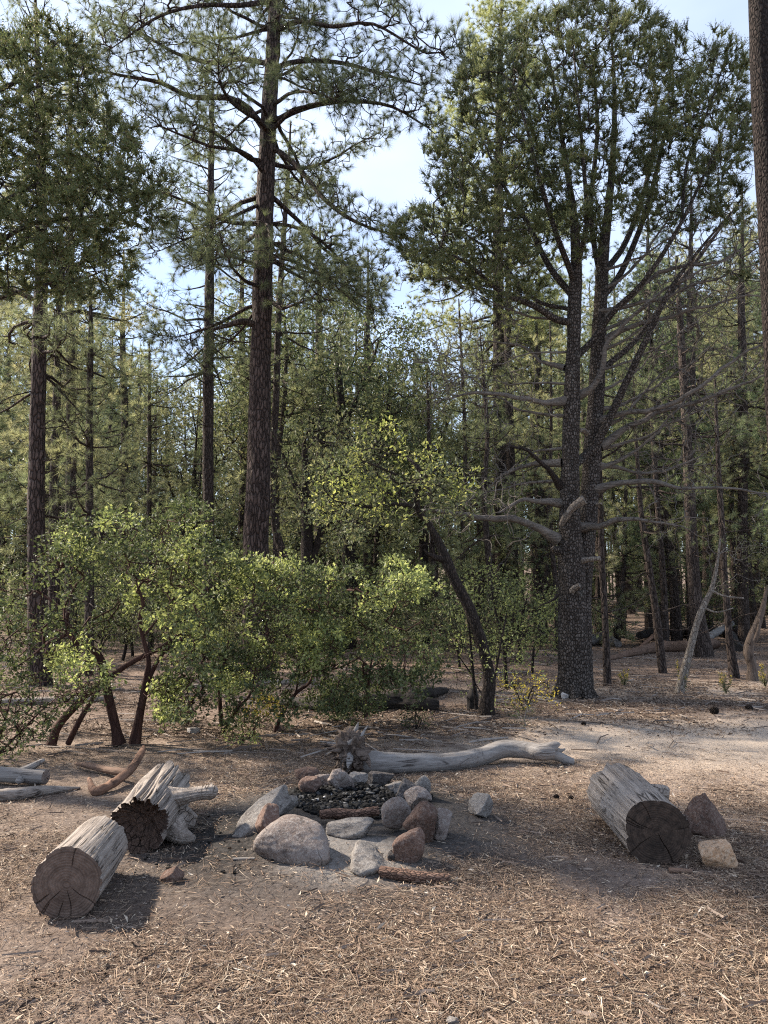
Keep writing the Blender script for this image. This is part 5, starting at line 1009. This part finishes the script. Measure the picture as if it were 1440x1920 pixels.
# fallen silver trunk with root ball
zf = gz(.5, 6.8)
tr = smooth_path(gpath([(672, 1449, 44), (700, 1449, 44), (760, 1448, 38), (850, 1443, 33), (905, 1434, 32, .012), (945, 1430, 31, .06), (990, 1432, 30, .06), (1015, 1435, 30, .055), (1036, 1434, 28, .055)]), .03)
root = empty('fallen_dead_tree', tuple(tr[0, :3]), 'smooth silver fallen trunk with a spiky root ball lying behind the fire ring', 'fallen tree')
o0 = tr[0, :3].copy(); lay(root, o0, tr[-1, :3]); inv = root.rotation_quaternion.to_matrix().transposed()
def loc(rows): return np.array([list(inv @ (Vector(r[:3]) - Vector(o0))) for r in rows])
S = MB(); add_tube(S, loc(tr), tr[:, 3], 48, lambda v, t, a: 1 + .22 * (fbm(v * 7, 3, 4) - .5) + .16 * (fbm(np.stack([np.cos(a) * 4, np.sin(a) * 4, t * 2], -1), 3, 7) - .5)); 
link('trunk', S.mesh('trunk', M['log_smooth']), root)
e = tr[-1, :3]
for nm, rows in (('branch_stub', [[e[0] - .12, e[1], e[2] + .0, .068], [e[0] - .02, e[1], e[2] + .035, .055], [e[0] + .045, e[1] + .01, e[2] + .055, .040], [e[0] + .06, e[1] + .01, e[2] + .05, .03]]),
                 ('branch_stub', [[e[0] - .10, e[1], e[2] - .01, .062], [e[0] + .04, e[1], e[2] - .03, .048], [e[0] + .14, e[1] - .01, e[2] - .075, .042], [e[0] + .185, e[1] - .01, e[2] - .085, .034]]),
                 ('branch_stub', [[e[0] + .02, e[1], e[2] + .02, .03], [e[0] + .08, e[1], e[2] + .015, .018], [e[0] + .12, e[1], e[2] + .03, .006]])):
    rows = smooth_path(rows, .015); S = MB(); add_tube(S, loc(rows), rows[:, 3], 24, lambda v, t, a: 1 + .3 * (fbm(v * 16, 3, 4) - .5)); link(nm, S.mesh(nm, M['log_smooth']), root)
rng = np.random.default_rng(8); S = MB(); c = at(657, 1412, tr[0, 1]) + np.array([0, 0, 0])
V = ICO * (1 + 1.3 * (fbm(ICO * 3.2, 3, 5) - .5))[:, None] * (1 + .5 * (fbm(ICO * 9, 2, 6) - .5))[:, None] * np.array([.13, .17, .18]) + c
S.add(np.array([list(inv @ (Vector(r) - Vector(o0))) for r in V]), ICOF); link('root_ball', S.mesh('root_ball', M['root']), root)
spk = [(690, 1360, 5, .1), (618, 1408, 6, -.22), (605, 1420, 4, 0), (652, 1440, 7, -.25), (630, 1365, 4, .15), (695, 1440, 7, -.2), (672, 1354, 9, 0), (640, 1372, 6, -.05), (628, 1383, 6, .05), (600, 1390, 5, .1), (596, 1394, 4, -.1), (612, 1402, 8, -.12), (610, 1415, 7, .1), (622, 1425, 7, -.1), (633, 1440, 8, -.05), (648, 1452, 10, -.1), (664, 1455, 9, -.14), (676, 1448, 8, -.1), (655, 1365, 6, .1), (683, 1385, 6, .08), (640, 1395, 9, -.16), (662, 1385, 10, -.14), (675, 1420, 9, -.18), (645, 1420, 9, -.2), (622, 1395, 6, .12), (688, 1405, 7, .12)]
for k, (x, y, w, dy) in enumerate(spk):
    tip = at(x, y, tr[0, 1] + dy); tip[2] = max(tip[2], .015); s0 = c + (tip - c) * .05 + rng.normal(size=3) * .02; mid = (s0 + tip) / 2 + rng.normal(size=3) * .028; w_ = w * 1.35 * tr[0, 1] / FPX * .5
    rows = smooth_path([[*s0, w_ * 2.6], [*mid, w_ * 1.7], [*tip, .003]], .015); S = MB(); add_tube(S, loc(rows), rows[:, 3], 12, lambda v, t, a, k=k: 1 + .6 * (fbm(v * 22, 3, k) - .5)); link('root', S.mesh('root', M['root'] if k % 3 else M['log_smooth']), root)

# charred log under the shrubs, grey logs further back
branch_obj('burnt_log', gpath([(530, 1326, 20), (640, 1334, 30), (730, 1330, 34), (790, 1332, 30), (822, 1334, 22)]), 51, M['char'], 'black burnt log lying in the shade under the middle shrubs', 'log', 28, .5, fz=7)
branch_obj('burnt_log', gpath([(770, 1312, 18), (800, 1310, 22), (836, 1300, 12)]), 52, M['char'], 'small burnt log end behind the larger burnt log', 'log', 24, .5, fz=9)
branch_obj('burnt_stump', np.array([[*gp(887, 1330)[:2], gz(*gp(887, 1330)[:2]) - .05, .09], [*gp(887, 1330)[:2], .18, .07], [*gp(889, 1328)[:2], .27, .05]]), 53, M['char'], 'small black burnt stump at the foot of the leaning oak', 'stump', 24, .6, fz=10)
branch_obj('grey_log', gpath([(-90, 1330, 12), (40, 1322, 15), (150, 1318, 13), (215, 1312, 8)]), 54, M['log_grey'], 'low grey log on the ground behind the left shrubs', 'log', 14, .3)
branch_obj('grey_log', gpath([(330, 1292, 8), (470, 1288, 12), (590, 1280, 9)]), 55, M['log_grey'], 'thin grey log far behind the middle shrubs', 'log', 14, .3)
back = [([(1098, 1212, 20), (1128, 1208, 24), (1160, 1214, 14)], 'log_smooth', 'grey broken log end at the left of the brush pile'), ([(1140, 1238, 6), (1185, 1230, 14), (1240, 1222, 22), (1300, 1222, 22), (1340, 1216, 20)], 'log_brown', 'dark crooked log at the front of the brush pile'),
        ([(1200, 1212, 14, .25), (1250, 1206, 20, .3), (1300, 1210, 18, .2)], 'char', 'black log lying on top of the brush pile'), ([(1285, 1222, 12, .1), (1330, 1215, 14, .25), (1375, 1200, 12, .5), (1395, 1192, 8, .7)], 'log_smooth', 'pale log rising to the right end of the brush pile'),
        ([(1335, 1205, 16, .3), (1365, 1208, 18, .2), (1385, 1222, 15)], 'char', 'short burnt log at the right of the brush pile'), ([(1195, 1228, 5, .1), (1240, 1212, 7, .5), (1262, 1200, 4, .9)], 'cinnamon', 'reddish dead branch sticking up from the brush pile')]
for k, (r_, mt, lb) in enumerate(back): branch_obj('fallen_log', gpath(r_), 60 + k, M[mt], lb, 'log', 16, .5, fz=5, group='logs of the brush pile')
# pine cones
def cone(x, y, s, label):
    p = gp(x, y); B = MB(); rng = np.random.default_rng(int(x)); k = np.arange(90); t = (k + .5) / 90; a_ = k * 2.399963; prof = np.sin(pi * (t * .9 + .06)) ** .7
    for j in range(90):
        r_ = s * .36 * prof[j]; d = np.array([cos(a_[j]), sin(a_[j]), .35]); b = np.array([cos(a_[j]) * r_ * .3, sin(a_[j]) * r_ * .3, (t[j] - .5) * s]); tp = b + nrm(d) * r_; sd_ = np.array([-sin(a_[j]), cos(a_[j]), 0]) * s * .09 * prof[j]
        B.add(np.array([b - sd_ * .3, tp - sd_, tp + sd_, b + sd_ * .3, b - sd_ * .3 - [0, 0, .04 * s], tp - sd_ - [0, 0, .05 * s], tp + sd_ - [0, 0, .05 * s], b + sd_ * .3 - [0, 0, .04 * s]]), [[0, 1, 2, 3], [7, 6, 5, 4], [1, 5, 6, 2], [0, 4, 5, 1], [3, 2, 6, 7]])
    o = link('pine_cone', B.mesh('pine_cone', M['oak_bark'], False), None, (p[0], p[1], p[2] + s * .33)); o.rotation_euler = (1.4, .2, x); tag(o, label, 'pine cone', 'pine cones on the ground')
for x, y, s, lb in ((1339, 1338, .12, 'larger dark pine cone on the bare dirt at right'), (1405, 1332, .10, 'dark pine cone near the right edge of the clearing'), (1094, 1360, .06, 'small dark cone on the dirt right of the juniper'), (1043, 1499, .05, 'tiny dark cone left of the charred log'), (1070, 1500, .045, 'tiny cone beside another cone left of the charred log')): cone(x, y, s, lb)
